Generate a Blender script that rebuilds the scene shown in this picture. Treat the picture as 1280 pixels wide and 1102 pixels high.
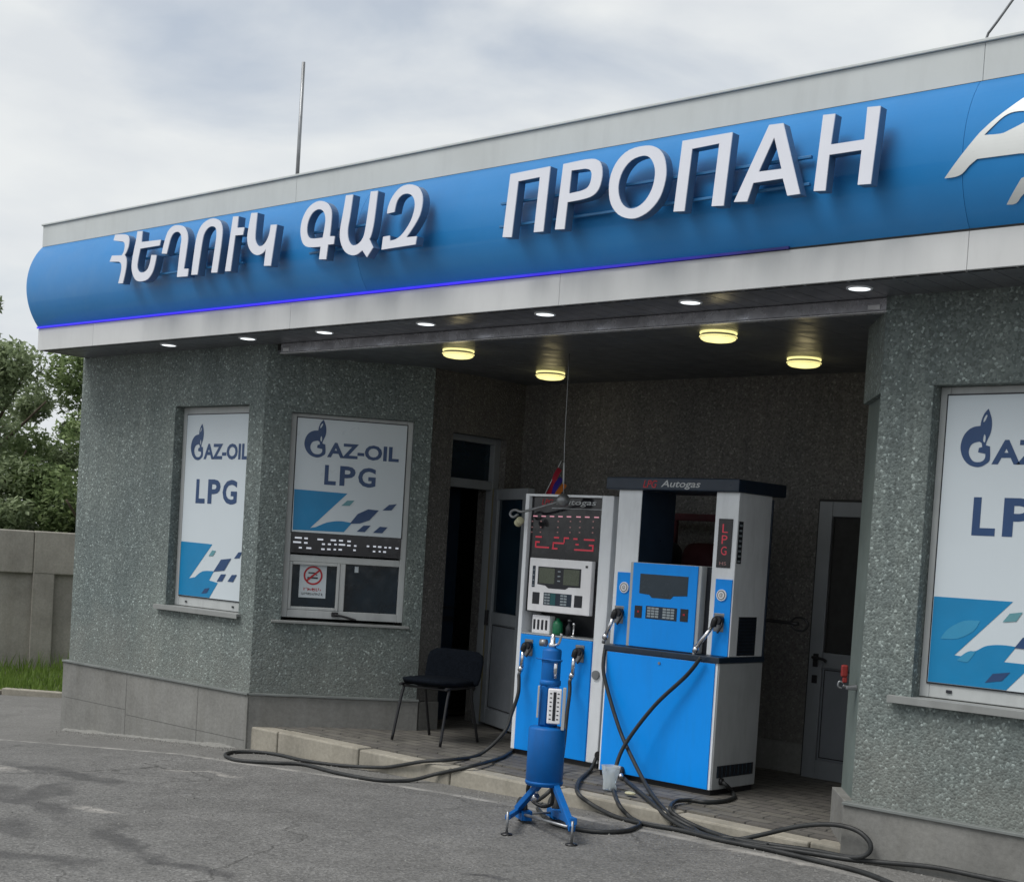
import bpy, bmesh, math, random
from mathutils import Vector, Matrix
from mathutils.geometry import tessellate_polygon
random.seed(7)
R = math.radians
for o in list(bpy.data.objects): bpy.data.objects.remove(o)
scn = bpy.context.scene
col = scn.collection

# ------------------------------------------------------------ camera
cam = bpy.data.cameras.new("camera"); camo = bpy.data.objects.new("camera", cam); col.objects.link(camo)
cam.sensor_width = 36.0; cam.sensor_fit = 'HORIZONTAL'
cam.lens = 36.0*1808.54/1280.0
cam.shift_x = 0.0; cam.shift_y = (763.23-551.0)/1280.0
cam.clip_start = 0.05; cam.clip_end = 1500
rt = (0.74109453, 0.66854635, 0.06184404); dn = (0.0747709, 0.00935748, -0.99715683); fw = (-0.66722426, 0.74361161, -0.04305304)
m = Matrix(((rt[0], -dn[0], -fw[0], 0), (rt[1], -dn[1], -fw[1], 0), (rt[2], -dn[2], -fw[2], 0), (0, 0, 0, 1)))
camo.matrix_world = Matrix.Translation((0, 0, 1.6)) @ m
scn.camera = camo

# ------------------------------------------------------------ light
SUN_EL, SUN_AZ = R(58), R(205)      # azimuth clockwise from +Y
sd = Vector((math.sin(SUN_AZ)*math.cos(SUN_EL), math.cos(SUN_AZ)*math.cos(SUN_EL), math.sin(SUN_EL)))
sl = bpy.data.lights.new("sun", 'SUN'); sl.energy = 1.5; sl.angle = R(32); sl.color = (1.0, 0.97, 0.93)
so = bpy.data.objects.new("sun", sl); col.objects.link(so)
so.rotation_euler = sd.to_track_quat('Z', 'Y').to_euler(); so.location = (0, -10, 30)
scn.view_settings.view_transform = 'Standard'; scn.view_settings.look = 'None'
scn.view_settings.exposure = 0.9; scn.view_settings.gamma = 1
w = bpy.data.worlds.new("World"); scn.world = w; w.use_nodes = True
nt = w.node_tree; nt.nodes.clear()
N = nt.nodes.new; LK = nt.links.new
out = N('ShaderNodeOutputWorld'); bg = N('ShaderNodeBackground'); sky = N('ShaderNodeTexSky')
sky.sky_type = 'NISHITA'; sky.sun_disc = False; sky.sun_elevation = SUN_EL; sky.sun_rotation = SUN_AZ
tc = N('ShaderNodeTexCoord'); mp = N('ShaderNodeMapping'); mp.inputs['Scale'].default_value = (1.0, 1.0, 2.6); mp.inputs['Location'].default_value = (0.31, 0.1, 0.22)
n1 = N('ShaderNodeTexNoise'); n1.inputs['Scale'].default_value = 3.1; n1.inputs['Detail'].default_value = 7; n1.inputs['Roughness'].default_value = 0.52; n1.inputs['Distortion'].default_value = 0.35
n2 = N('ShaderNodeTexNoise'); n2.inputs['Scale'].default_value = 7.0; n2.inputs['Detail'].default_value = 5
LK(tc.outputs['Generated'], mp.inputs['Vector']); LK(mp.outputs[0], n1.inputs['Vector']); LK(mp.outputs[0], n2.inputs['Vector'])
cr = N('ShaderNodeValToRGB'); cr.color_ramp.elements[0].position = 0.30; cr.color_ramp.elements[0].color = (.55, .55, .55, 1)
cr.color_ramp.elements[1].position = 0.50; cr.color_ramp.elements[1].color = (1, 1, 1, 1)
LK(n1.outputs['Fac'], cr.inputs[0])
cc = N('ShaderNodeValToRGB'); cc.color_ramp.elements[0].position = 0.36; cc.color_ramp.elements[0].color = (4.0, 4.2, 4.4, 1)
cc.color_ramp.elements[1].position = 0.62; cc.color_ramp.elements[1].color = (4.6, 4.75, 4.8, 1)
LK(n2.outputs['Fac'], cc.inputs[0])
mx = N('ShaderNodeMix'); mx.data_type = 'RGBA'
sk2 = N('ShaderNodeMix'); sk2.data_type = 'RGBA'; sk2.blend_type = 'MULTIPLY'; sk2.inputs[0].default_value = 1; sk2.inputs[7].default_value = (.62, .62, .62, 1)
LK(sky.outputs[0], sk2.inputs[6])
LK(cr.outputs[0], mx.inputs[0]); LK(sk2.outputs[2], mx.inputs[6]); LK(cc.outputs[0], mx.inputs[7])
LK(mx.outputs[2], bg.inputs['Color']); bg.inputs['Strength'].default_value = 0.096
LK(bg.outputs[0], out.inputs[0])

# ------------------------------------------------------------ materials
def new_mat(name):
    mt = bpy.data.materials.new(name); mt.use_nodes = True
    t = mt.node_tree; b = t.nodes['Principled BSDF']
    return mt, t, b
def nd(t, typ, **kw):
    n = t.nodes.new(typ)
    for k, v in kw.items():
        if k in n.inputs: n.inputs[k].default_value = v
        else: setattr(n, k, v)
    return n
def pos(t, scale=(1, 1, 1)):
    g = nd(t, 'ShaderNodeNewGeometry'); mpn = nd(t, 'ShaderNodeMapping'); mpn.inputs['Scale'].default_value = scale
    t.links.new(g.outputs['Position'], mpn.inputs['Vector']); return mpn.outputs[0]
def ramp(t, fac, stops):
    r = nd(t, 'ShaderNodeValToRGB'); e = r.color_ramp.elements
    while len(e) < len(stops): e.new(0.5)
    for el, (p, c) in zip(e, stops):
        el.position = p; el.color = (c[0], c[1], c[2], 1) if not isinstance(c, (int, float)) else (c, c, c, 1)
    t.links.new(fac, r.inputs[0]); return r.outputs[0]
def noise(t, vec, scale, detail=4, rough=.55, dist=0):
    n = nd(t, 'ShaderNodeTexNoise', Scale=scale, Detail=detail, Roughness=rough, Distortion=dist)
    t.links.new(vec, n.inputs['Vector']); return n.outputs['Fac']
def mixc(t, fac, a, b, mode='MIX'):
    x = nd(t, 'ShaderNodeMix', data_type='RGBA', blend_type=mode)
    for s, v in ((0, fac), (6, a), (7, b)):
        if hasattr(v, 'links') or hasattr(v, 'is_linked'): t.links.new(v, x.inputs[s])
        else: x.inputs[s].default_value = v if isinstance(v, (int, float)) else (v[0], v[1], v[2], 1)
    return x.outputs[2]
def mathn(t, op, a, b=0.0, c=None, clamp=False):
    x = nd(t, 'ShaderNodeMath', operation=op); x.use_clamp = clamp
    for i, v in enumerate((a, b) if c is None else (a, b, c)):
        if hasattr(v, 'is_linked'): t.links.new(v, x.inputs[i])
        else: x.inputs[i].default_value = v
    return x.outputs[0]
def bump(t, b, h, strength, dist=.01):
    x = nd(t, 'ShaderNodeBump', Strength=strength, Distance=dist)
    t.links.new(h, x.inputs['Height']); t.links.new(x.outputs[0], b.inputs['Normal'])

def M_simple(name, c, rough=.5, metal=0, var=.12, scale=6, bumps=0, spec=.5, dirt=0.0, coat=0):
    mt, t, b = new_mat(name)
    v = pos(t); f = noise(t, v, scale, 6)
    lo = tuple(max(0, x*(1-var)) for x in c); hi = tuple(min(1, x*(1+var)) for x in c)
    cl = ramp(t, f, [(.3, lo), (.7, hi)])
    if dirt:
        v2 = pos(t, (7, 7, 1.2)); f2 = noise(t, v2, 1.6, 7, .65)
        d = ramp(t, f2, [(.48, 0), (.75, dirt)])
        cl = mixc(t, d, cl, tuple(x*.35+.03 for x in c))
    t.links.new(cl, b.inputs['Base Color'])
    fr = noise(t, v, scale*3, 4); t.links.new(ramp(t, fr, [(.3, max(0, rough-.08)), (.7, min(1, rough+.1))]), b.inputs['Roughness'])
    b.inputs['Metallic'].default_value = metal; b.inputs['Specular IOR Level'].default_value = spec
    if coat: b.inputs['Coat Weight'].default_value = coat
    if bumps: bump(t, b, noise(t, v, 60, 5), bumps, .004)
    return mt
def M_emit(name, c, s, base=(.02, .02, .02)):
    mt, t, b = new_mat(name); b.inputs['Base Color'].default_value = (*base, 1)
    b.inputs['Emission Color'].default_value = (*c, 1); b.inputs['Emission Strength'].default_value = s; return mt

def M_plaster(name, base, specks=1.0):
    mt, t, b = new_mat(name); v = pos(t)
    big = noise(t, v, .9, 5, .6)
    vo = nd(t, 'ShaderNodeTexVoronoi', Scale=82.0, Randomness=1.0); t.links.new(v, vo.inputs['Vector'])
    sep = nd(t, 'ShaderNodeSeparateColor'); t.links.new(vo.outputs['Color'], sep.inputs[0])
    d1 = tuple(x*.68 for x in base); d2 = tuple(x*1.22 for x in base); d3 = tuple(min(1, x*2.2+.04) for x in base)
    cl = ramp(t, sep.outputs[0], [(0, d1), (.45, base), (.88, d2), (.955, tuple(a+(bb-a)*.4*specks for a, bb in zip(d2, d3))), (.995, tuple(a+(bb-a)*specks for a, bb in zip(d2, d3)))])
    stain = ramp(t, big, [(.3, (.8, .82, .84)), (.7, (1.15, 1.13, 1.1))])
    vs = pos(t, (5, 5, .5)); st2 = ramp(t, noise(t, vs, 1.2, 6, .6), [(.35, (.86, .88, .88)), (.65, (1.08, 1.08, 1.06))])
    cl = mixc(t, 1.0, mixc(t, 1.0, cl, stain, 'MULTIPLY'), st2, 'MULTIPLY')
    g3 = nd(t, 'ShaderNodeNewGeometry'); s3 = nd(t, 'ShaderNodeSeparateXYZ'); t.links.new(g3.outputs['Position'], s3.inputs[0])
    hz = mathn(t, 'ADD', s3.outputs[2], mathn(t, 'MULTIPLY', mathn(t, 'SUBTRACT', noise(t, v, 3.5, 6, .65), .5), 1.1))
    cl = mixc(t, ramp(t, mathn(t, 'DIVIDE', hz, 1.6), [(.28, .34), (.62, .0)]), cl, (.20, .195, .175))  # paler wall foot: splash dust, plus the brighter light low down painted in
    run = noise(t, pos(t, (16, 16, .35)), 1.5, 5, .7)
    cl = mixc(t, ramp(t, run, [(.56, 0), (.72, .32)]), cl, tuple(x*.45 for x in base))
    t.links.new(cl, b.inputs['Base Color']); b.inputs['Roughness'].default_value = .78; b.inputs['Specular IOR Level'].default_value = .35
    h = mathn(t, 'ADD', mathn(t, 'MULTIPLY', vo.outputs['Distance'], -1.6), noise(t, v, 120, 3))
    bump(t, b, h, .55, .004); return mt
def M_concrete(name, base, joints=None):
    mt, t, b = new_mat(name); v = pos(t)
    a = noise(t, v, 1.7, 8, .62); f2 = noise(t, v, 38, 6, .7); vs = pos(t, (6, 6, .7)); f3 = noise(t, vs, 1.4, 6, .6)
    cl = ramp(t, a, [(.28, tuple(x*.68 for x in base)), (.5, base), (.75, tuple(x*1.25 for x in base))])
    cl = mixc(t, 1.0, cl, ramp(t, f2, [(.3, (.84,)*3), (.7, (1.12,)*3)]), 'MULTIPLY')
    cl = mixc(t, 1.0, cl, ramp(t, f3, [(.35, (.90, .895, .88)), (.6, (1.03,)*3)]), 'MULTIPLY')
    t.links.new(cl, b.inputs['Base Color']); b.inputs['Roughness'].default_value = .85
    bump(t, b, f2, .35, .006); return mt

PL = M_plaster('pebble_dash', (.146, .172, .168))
PLD = M_plaster('pebble_dash_painted_shade', (.112, .108, .106), .5)  # porch copy of the plaster, browner and darkened to paint in the alcove shade
SMOOTH = M_simple('smooth_green_render', (.12, .15, .14), .7, var=.2, scale=3, bumps=.3)
CONC = M_concrete('plinth_concrete', (.19, .19, .18)); GROOVE = M_simple('cement_groove', (.09, .09, .085), .9)
FENCE = M_concrete('fence_concrete', (.30, .285, .25))
KERB = M_concrete('kerb_stone', (.30, .28, .235))
METALW = M_simple('white_composite_panel', (.50, .53, .53), .45, .0, .05, 2.5, dirt=.12)
BAND = M_simple('fascia_band_panel', (.56, .57, .57), .45, .0, .04, 2.5, dirt=.12)
GAP = M_simple('dark_gap', (.02, .02, .02), .8); SEAM = M_simple('panel_seam', (.16, .17, .17), .7)
BLUEP = M_simple('blue_sign_film', (.020, .225, .57), .45, .0, .04, 1.5, spec=.45, dirt=.05, coat=.08)
FRAMEW = M_simple('window_frame_plastic', (.42, .44, .44), .45, var=.06, dirt=.3)
DOORW = M_simple('door_plastic', (.19, .205, .22), .45, var=.06, dirt=.2)
DOORP = M_simple('door_panel', (.16, .175, .195), .5, var=.06, dirt=.2)
TAN = M_simple('tan_door_edge', (.13, .115, .06), .6)
GLASS = M_simple('dark_window_glass', (.006, .016, .026), .06, var=.3, spec=.5)
SOFF = M_simple('soffit_metal', (.17, .175, .195), .35, .35, .1, 3, dirt=.3)
CEIL = M_simple('alcove_ceiling', (.10, .108, .12), .38, .0, .1, 3)
BEAM = M_simple('shiny_channel', (.36, .36, .39), .25, .65, .25, 5, dirt=.3)
BEAME = M_simple('channel_edge', (.55, .55, .57), .3, .4, .2, 9)
WHITE = M_simple('painted_white_steel', (.78, .81, .84), .4, var=.04, dirt=.30, coat=.1)
WHITEG = M_simple('painted_grey_steel', (.42, .44, .45), .4, var=.06, dirt=.3)
WMOD = M_simple('white_keypad_plastic', (.84, .84, .86), .4, var=.03, dirt=.15)
BLUE = M_simple('bright_blue_panel', (.0, .285, .90), .45, var=.05, scale=2, dirt=.14, spec=.3)
TANKB = M_simple('tank_blue_paint', (.0, .105, .37), .5, var=.10, scale=8, dirt=.35, spec=.3)
DARK = M_simple('dark_plastic', (.012, .014, .02), .4)
NAVYD = M_simple('dark_navy_steel', (.010, .022, .042), .35)
DISP = M_simple('display_glass', (.014, .014, .018), .12)
LCD = M_simple('lcd_green', (.085, .10, .07), .25)
LCDB = M_simple('lcd_dark', (.02, .035, .05), .2)
KEYG = M_simple('keypad_keys', (.28, .33, .36), .5)
KEYT = M_simple('keypad_teal', (.01, .10, .11), .4)
RUBBER = M_simple('black_rubber_hose', (.022, .024, .025), .55, var=.45, scale=9, spec=.4, dirt=.6)
CHROME = M_simple('chrome', (.72, .72, .74), .22, .95, .1, 20)
STEEL = M_simple('grey_steel', (.25, .26, .27), .4, .7, .2, 15)
BLACKM = M_simple('black_metal', (.02, .02, .022), .4, .3, .1)
FABRIC = M_simple('black_fabric', (.006, .008, .012), .95, var=.3, scale=60, bumps=.3, spec=.06)
NAVY = M_simple('navy_print', (.016, .052, .145), .4, var=.05)
ABLUE = M_simple('azure_print', (.0, .185, .40), .4, var=.05)
APALE = M_simple('pale_azure_print', (.03, .24, .42), .4, var=.05)
TEAL = M_simple('teal_print', (.10, .26, .30), .4, var=.05)
BANW = M_simple('white_banner_film', (.54, .60, .64), .35, var=.03, scale=1.5)
SIGNW = M_simple('letter_face_white', (.70, .72, .79), .4, var=.02)
LOGOW = M_simple('silver_grey_film', (.66, .68, .67), .35, var=.04)
RETURN = M_simple('letter_return_blue_grey', (.07, .14, .26), .4, var=.1)
RED = M_simple('red_paint', (.20, .015, .012), .45, var=.2)
DRED = M_simple('dark_red_cloth', (.05, .006, .012), .8, var=.3)
ORANGE = M_simple('orange_cloth', (.7, .22, .03), .7)
FBLUE = M_simple('flag_blue', (.05, .03, .35), .7)
FRED = M_simple('flag_red', (.45, .02, .05), .7)
GREEN = M_simple('green_plastic', (.01, .16, .07), .35)
CREAM = M_simple('cream_plastic', (.52, .50, .33), .4, dirt=.4)
REDLED = M_emit('red_led', (1, .05, .10), .17); PINKLED = M_emit('pink_led', (1, .45, .55), .3)
DIMLED = M_emit('dim_led', (.5, .25, .25), .18)
REDSIGN = M_simple('red_lettering', (.40, .01, .02), .5)
WLED = M_emit('white_led', (.85, .9, 1), .30)
LAMPY = M_emit('warm_lamp_face', (1.0, .88, .34), .60, (.7, .7, .6)); LAMPW = M_emit('cool_lamp_face', (.9, .96, 1), .85, (.8, .8, .8))
STRIP = None
def m_strip():
    mt, t, b = new_mat('blue_led_strip'); b.inputs['Base Color'].default_value = (.02, .02, .2, 1)
    b.inputs['Emission Color'].default_value = (.022, .008, .62, 1)
    g = nd(t, 'ShaderNodeNewGeometry'); s = nd(t, 'ShaderNodeSeparateXYZ'); t.links.new(g.outputs['Position'], s.inputs[0])
    mr = nd(t, 'ShaderNodeMapRange'); t.links.new(s.outputs[0], mr.inputs[0])
    mr.inputs[1].default_value = -6.3; mr.inputs[2].default_value = -4.1; mr.inputs[3].default_value = .8; mr.inputs[4].default_value = 0.0
    t.links.new(mr.outputs[0], b.inputs['Emission Strength']); return mt
STRIP = m_strip()
def m_plastic_clear():
    mt, t, b = new_mat('translucent_plastic'); b.inputs['Base Color'].default_value = (.8, .86, .88, 1)
    b.inputs['Transmission Weight'].default_value = .5; b.inputs['Alpha'].default_value = .55; b.inputs['IOR'].default_value = 1.15; b.inputs['Roughness'].default_value = .45; return mt
CLEAR = m_plastic_clear()
def m_asphalt():
    mt, t, b = new_mat('worn_asphalt'); v = pos(t)
    g = nd(t, 'ShaderNodeNewGeometry'); s = nd(t, 'ShaderNodeSeparateXYZ'); t.links.new(g.outputs['Position'], s.inputs[0])
    big = noise(t, v, .55, 6, .6); mid = noise(t, v, 3.2, 6, .65); fine = noise(t, v, 120, 4, .7)
    vo = nd(t, 'ShaderNodeTexVoronoi', Scale=95.0); t.links.new(v, vo.inputs['Vector'])
    sp = nd(t, 'ShaderNodeSeparateColor'); t.links.new(vo.outputs['Color'], sp.inputs[0])
    cl = ramp(t, big, [(.3, (.126, .125, .121)), (.7, (.172, .170, .165))])
    cl = mixc(t, 1, cl, ramp(t, mid, [(.3, (.82,)*3), (.7, (1.15,)*3)]), 'MULTIPLY')
    cl = mixc(t, 1, cl, ramp(t, sp.outputs[0], [(0, (.6,)*3), (.6, (1.0,)*3), (.93, (1.15,)*3), (.99, (1.5,)*3)]), 'MULTIPLY')
    nw = nd(t, 'ShaderNodeTexNoise', Scale=1.5, Detail=7.0, Roughness=.62); t.links.new(v, nw.inputs['Vector']); sw = nd(t, 'ShaderNodeSeparateColor'); t.links.new(nw.outputs['Color'], sw.inputs[0])
    WX = mathn(t, 'ADD', s.outputs[0], mathn(t, 'MULTIPLY', mathn(t, 'SUBTRACT', sw.outputs[0], .5), 1.1)); WY = mathn(t, 'ADD', s.outputs[1], mathn(t, 'MULTIPLY', mathn(t, 'SUBTRACT', sw.outputs[1], .5), .8))
    def blob(cx, cy, rx, ry, ang=0.0, edge=.55, amt=1.0, ns=3.6):
        dx = mathn(t, 'SUBTRACT', WX, cx); dy = mathn(t, 'SUBTRACT', WY, cy)
        ca, sa = math.cos(ang), math.sin(ang)
        ux = mathn(t, 'ADD', mathn(t, 'MULTIPLY', dx, ca/rx), mathn(t, 'MULTIPLY', dy, sa/rx))
        uy = mathn(t, 'ADD', mathn(t, 'MULTIPLY', dx, -sa/ry), mathn(t, 'MULTIPLY', dy, ca/ry))
        d = mathn(t, 'SQRT', mathn(t, 'ADD', mathn(t, 'MULTIPLY', ux, ux), mathn(t, 'MULTIPLY', uy, uy)))
        d = mathn(t, 'ADD', d, mathn(t, 'MULTIPLY', mathn(t, 'SUBTRACT', noise(t, v, ns, 5, .65), .5), 1.2))
        return mathn(t, 'MULTIPLY', mathn(t, 'SUBTRACT', 1.0, mathn(t, 'SMOOTH_MIN', mathn(t, 'DIVIDE', mathn(t, 'MAXIMUM', mathn(t, 'SUBTRACT', d, 1-edge), 0.0), edge), 1.0, .05), clamp=True), amt)
    ring = None
    vc = nd(t, 'ShaderNodeTexVoronoi', Scale=.75, feature='DISTANCE_TO_EDGE'); dv = nd(t, 'ShaderNodeVectorMath', operation='ADD')
    nv = nd(t, 'ShaderNodeTexNoise', Scale=2.2, Detail=6.0); t.links.new(v, nv.inputs['Vector']); sc = nd(t, 'ShaderNodeVectorMath', operation='SCALE'); sc.inputs['Scale'].default_value = .7
    t.links.new(nv.outputs['Color'], sc.inputs[0]); t.links.new(v, dv.inputs[0]); t.links.new(sc.outputs[0], dv.inputs[1]); t.links.new(dv.outputs[0], vc.inputs['Vector'])
    crk = mathn(t, 'MULTIPLY', ramp(t, vc.outputs['Distance'], [(.004, .6), (.012, 0)]), ramp(t, noise(t, v, .8, 3), [(.45, 0), (.6, 1)]))
    cl = mixc(t, crk, cl, (.035, .034, .032))
    gr = noise(t, v, 14, 3, .8); cl = mixc(t, ramp(t, gr, [(.66, 0), (.72, .5)]), cl, (.10, .095, .09)); cl = mixc(t, ramp(t, gr, [(.26, .45), (.31, 0)]), cl, (.30, .29, .27))
    wet = [(-8.1, 4.95, .85, .16, .1), (-7.55, 4.45, .20, .45, .3), (-7.3, 4.12, .8, .13, -.1), (-6.0, 4.02, .75, .085, -.25), (-5.3, 3.9, .5, .08, -.15),
           (-6.6, 3.75, .3, .12, 0), (-5.9, 3.5, .5, .10, .3), (-7.9, 4.15, .5, .22, .2), (-4.3, 4.85, .22, .07, .4), (-6.0, 3.15, .5, .12, .5)]
    for w_ in wet:
        f = blob(*w_, amt=.72); ring = f if ring is None else mathn(t, 'MAXIMUM', ring, f)
    ring = mathn(t, 'MULTIPLY', ring, ramp(t, noise(t, v, 9, 6, .7), [(.3, .55), (.6, 1.0)]))
    cl = mixc(t, ring, cl, (.042, .041, .042))
    pale = None
    for w_ in [(-6.9, 4.32, .25, .09, .1), (-7.6, 5.62, .32, .05, .5), (-8.6, 4.75, .3, .08, 0), (-4.35, 6.42, .55, .10, .0), (-3.75, 6.30, .4, .07, 0), (-5.0, 6.42, .35, .06, 0)]:
        f = blob(*w_, amt=.55, ns=5); pale = f if pale is None else mathn(t, 'MAXIMUM', pale, f)
    pale = mathn(t, 'MULTIPLY', pale, ramp(t, noise(t, v, 13, 6, .75), [(.42, .1), (.56, 1.0)]))
    cl = mixc(t, pale, cl, (.42, .40, .37))
    # seam of the concrete apron: a worn pale line running in front of the kerb
    # y = f(x) piecewise through (-10.4,5.75) (-7.25,6.28) (-5.67,6.43) (-3.96,6.38)
    mr = nd(t, 'ShaderNodeFloatCurve'); mrr = nd(t, 'ShaderNodeMapRange'); t.links.new(s.outputs[0], mrr.inputs[0])
    mrr.inputs[1].default_value = -14; mrr.inputs[2].default_value = -2
    t.links.new(mrr.outputs[0], mr.inputs['Value'])
    c = mr.mapping.curves[0]
    pts = [(-14, 5.0), (-10.4, 5.78), (-8.1, 6.14), (-7.25, 6.28), (-6.59, 6.38), (-5.67, 6.44), (-4.65, 6.42), (-3.96, 6.38), (-2, 6.25)]
    c.points[0].location = (0, (pts[0][1]-5)/2); c.points[1].location = (1, (pts[-1][1]-5)/2)
    for px_, py_ in pts[1:-1]: c.points.new((px_+14)/12, (py_-5)/2)
    mr.mapping.update()
    yl = mathn(t, 'MULTIPLY_ADD', mr.outputs[0], 2.0, 5.0)
    dd = mathn(t, 'ABSOLUTE', mathn(t, 'ADD', mathn(t, 'SUBTRACT', s.outputs[1], yl), mathn(t, 'MULTIPLY', mathn(t, 'SUBTRACT', mid, .5), .05)))
    ln = ramp(t, mathn(t, 'DIVIDE', dd, .06), [(.35, 1.0), (.7, 0.0)])
    ln = mathn(t, 'MULTIPLY', ln, ramp(t, noise(t, v, 5, 5, .7), [(.38, .1), (.58, .75)]))
    cl = mixc(t, ln, cl, (.36, .35, .33))
    # concrete apron between the seam and the building is a shade lighter on the left
    ap = ramp(t, mathn(t, 'SUBTRACT', s.outputs[1], yl), [(0, 0), (.02, .35)])
    cl = mixc(t, ap, cl, (.165, .162, .152))
    t.links.new(cl, b.inputs['Base Color'])
    t.links.new(ramp(t, ring, [(0, .85), (1, .6)]), b.inputs['Roughness'])
    b.inputs['Specular IOR Level'].default_value = .3
    bump(t, b, mathn(t, 'ADD', fine, vo.outputs['Distance']), .38, .005); return mt
RAIL = M_simple('blue_rail', (.03, .16, .36), .4, var=.1)
ASPH = m_asphalt()
def m_paving():
    mt, t, b = new_mat('small_paver_blocks'); v = pos(t)
    br = nd(t, 'ShaderNodeTexBrick', Scale=1.0); t.links.new(v, br.inputs['Vector'])
    br.inputs['Brick Width'].default_value = .20; br.inputs['Row Height'].default_value = .10; br.inputs['Mortar Size'].default_value = .006; br.offset = .5
    br.inputs['Color1'].default_value = (.15, .145, .13, 1); br.inputs['Color2'].default_value = (.105, .10, .095, 1); br.inputs['Mortar'].default_value = (.04, .04, .038, 1)
    cl = mixc(t, 1, br.outputs[0], ramp(t, noise(t, v, 2.5, 7, .65), [(.3, (.65, .64, .62)), (.7, (1.25, 1.22, 1.18))]), 'MULTIPLY')
    t.links.new(cl, b.inputs['Base Color']); b.inputs['Roughness'].default_value = .8
    bump(t, b, mathn(t, 'SUBTRACT', noise(t, v, 70, 4), mathn(t, 'MULTIPLY', br.outputs['Fac'], 1.5)), .5, .006); return mt
PAVE = m_paving()
def m_leaf(name, lo, hi):
    mt, t, b = new_mat(name); v = pos(t)
    oi = nd(t, 'ShaderNodeTexNoise', Scale=9.0, Detail=2.0); t.links.new(v, oi.inputs['Vector'])
    cl = ramp(t, oi.outputs['Fac'], [(.3, lo), (.52, tuple((a+b_)/2 for a, b_ in zip(lo, hi))), (.72, hi)])
    t.links.new(cl, b.inputs['Base Color']); b.inputs['Roughness'].default_value = .55
    b.inputs['Specular IOR Level'].default_value = .3
    tr = nd(t, 'ShaderNodeBsdfTranslucent'); t.links.new(cl, tr.inputs[0]); ms = nd(t, 'ShaderNodeMixShader'); ms.inputs[0].default_value = .42
    o = t.nodes['Material Output']; t.links.new(b.outputs[0], ms.inputs[1]); t.links.new(tr.outputs[0], ms.inputs[2]); t.links.new(ms.outputs[0], o.inputs[0]); return mt
LEAF1 = m_leaf('leaf_green', (.11, .165, .07), (.30, .38, .17)); LEAF2 = m_leaf('leaf_olive', (.15, .195, .105), (.36, .43, .25))
GRASS = m_leaf('grass_green', (.07, .13, .02), (.22, .32, .07)); BARK = M_simple('bark', (.09, .07, .05), .9, var=.3, scale=10, bumps=.6)

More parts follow.
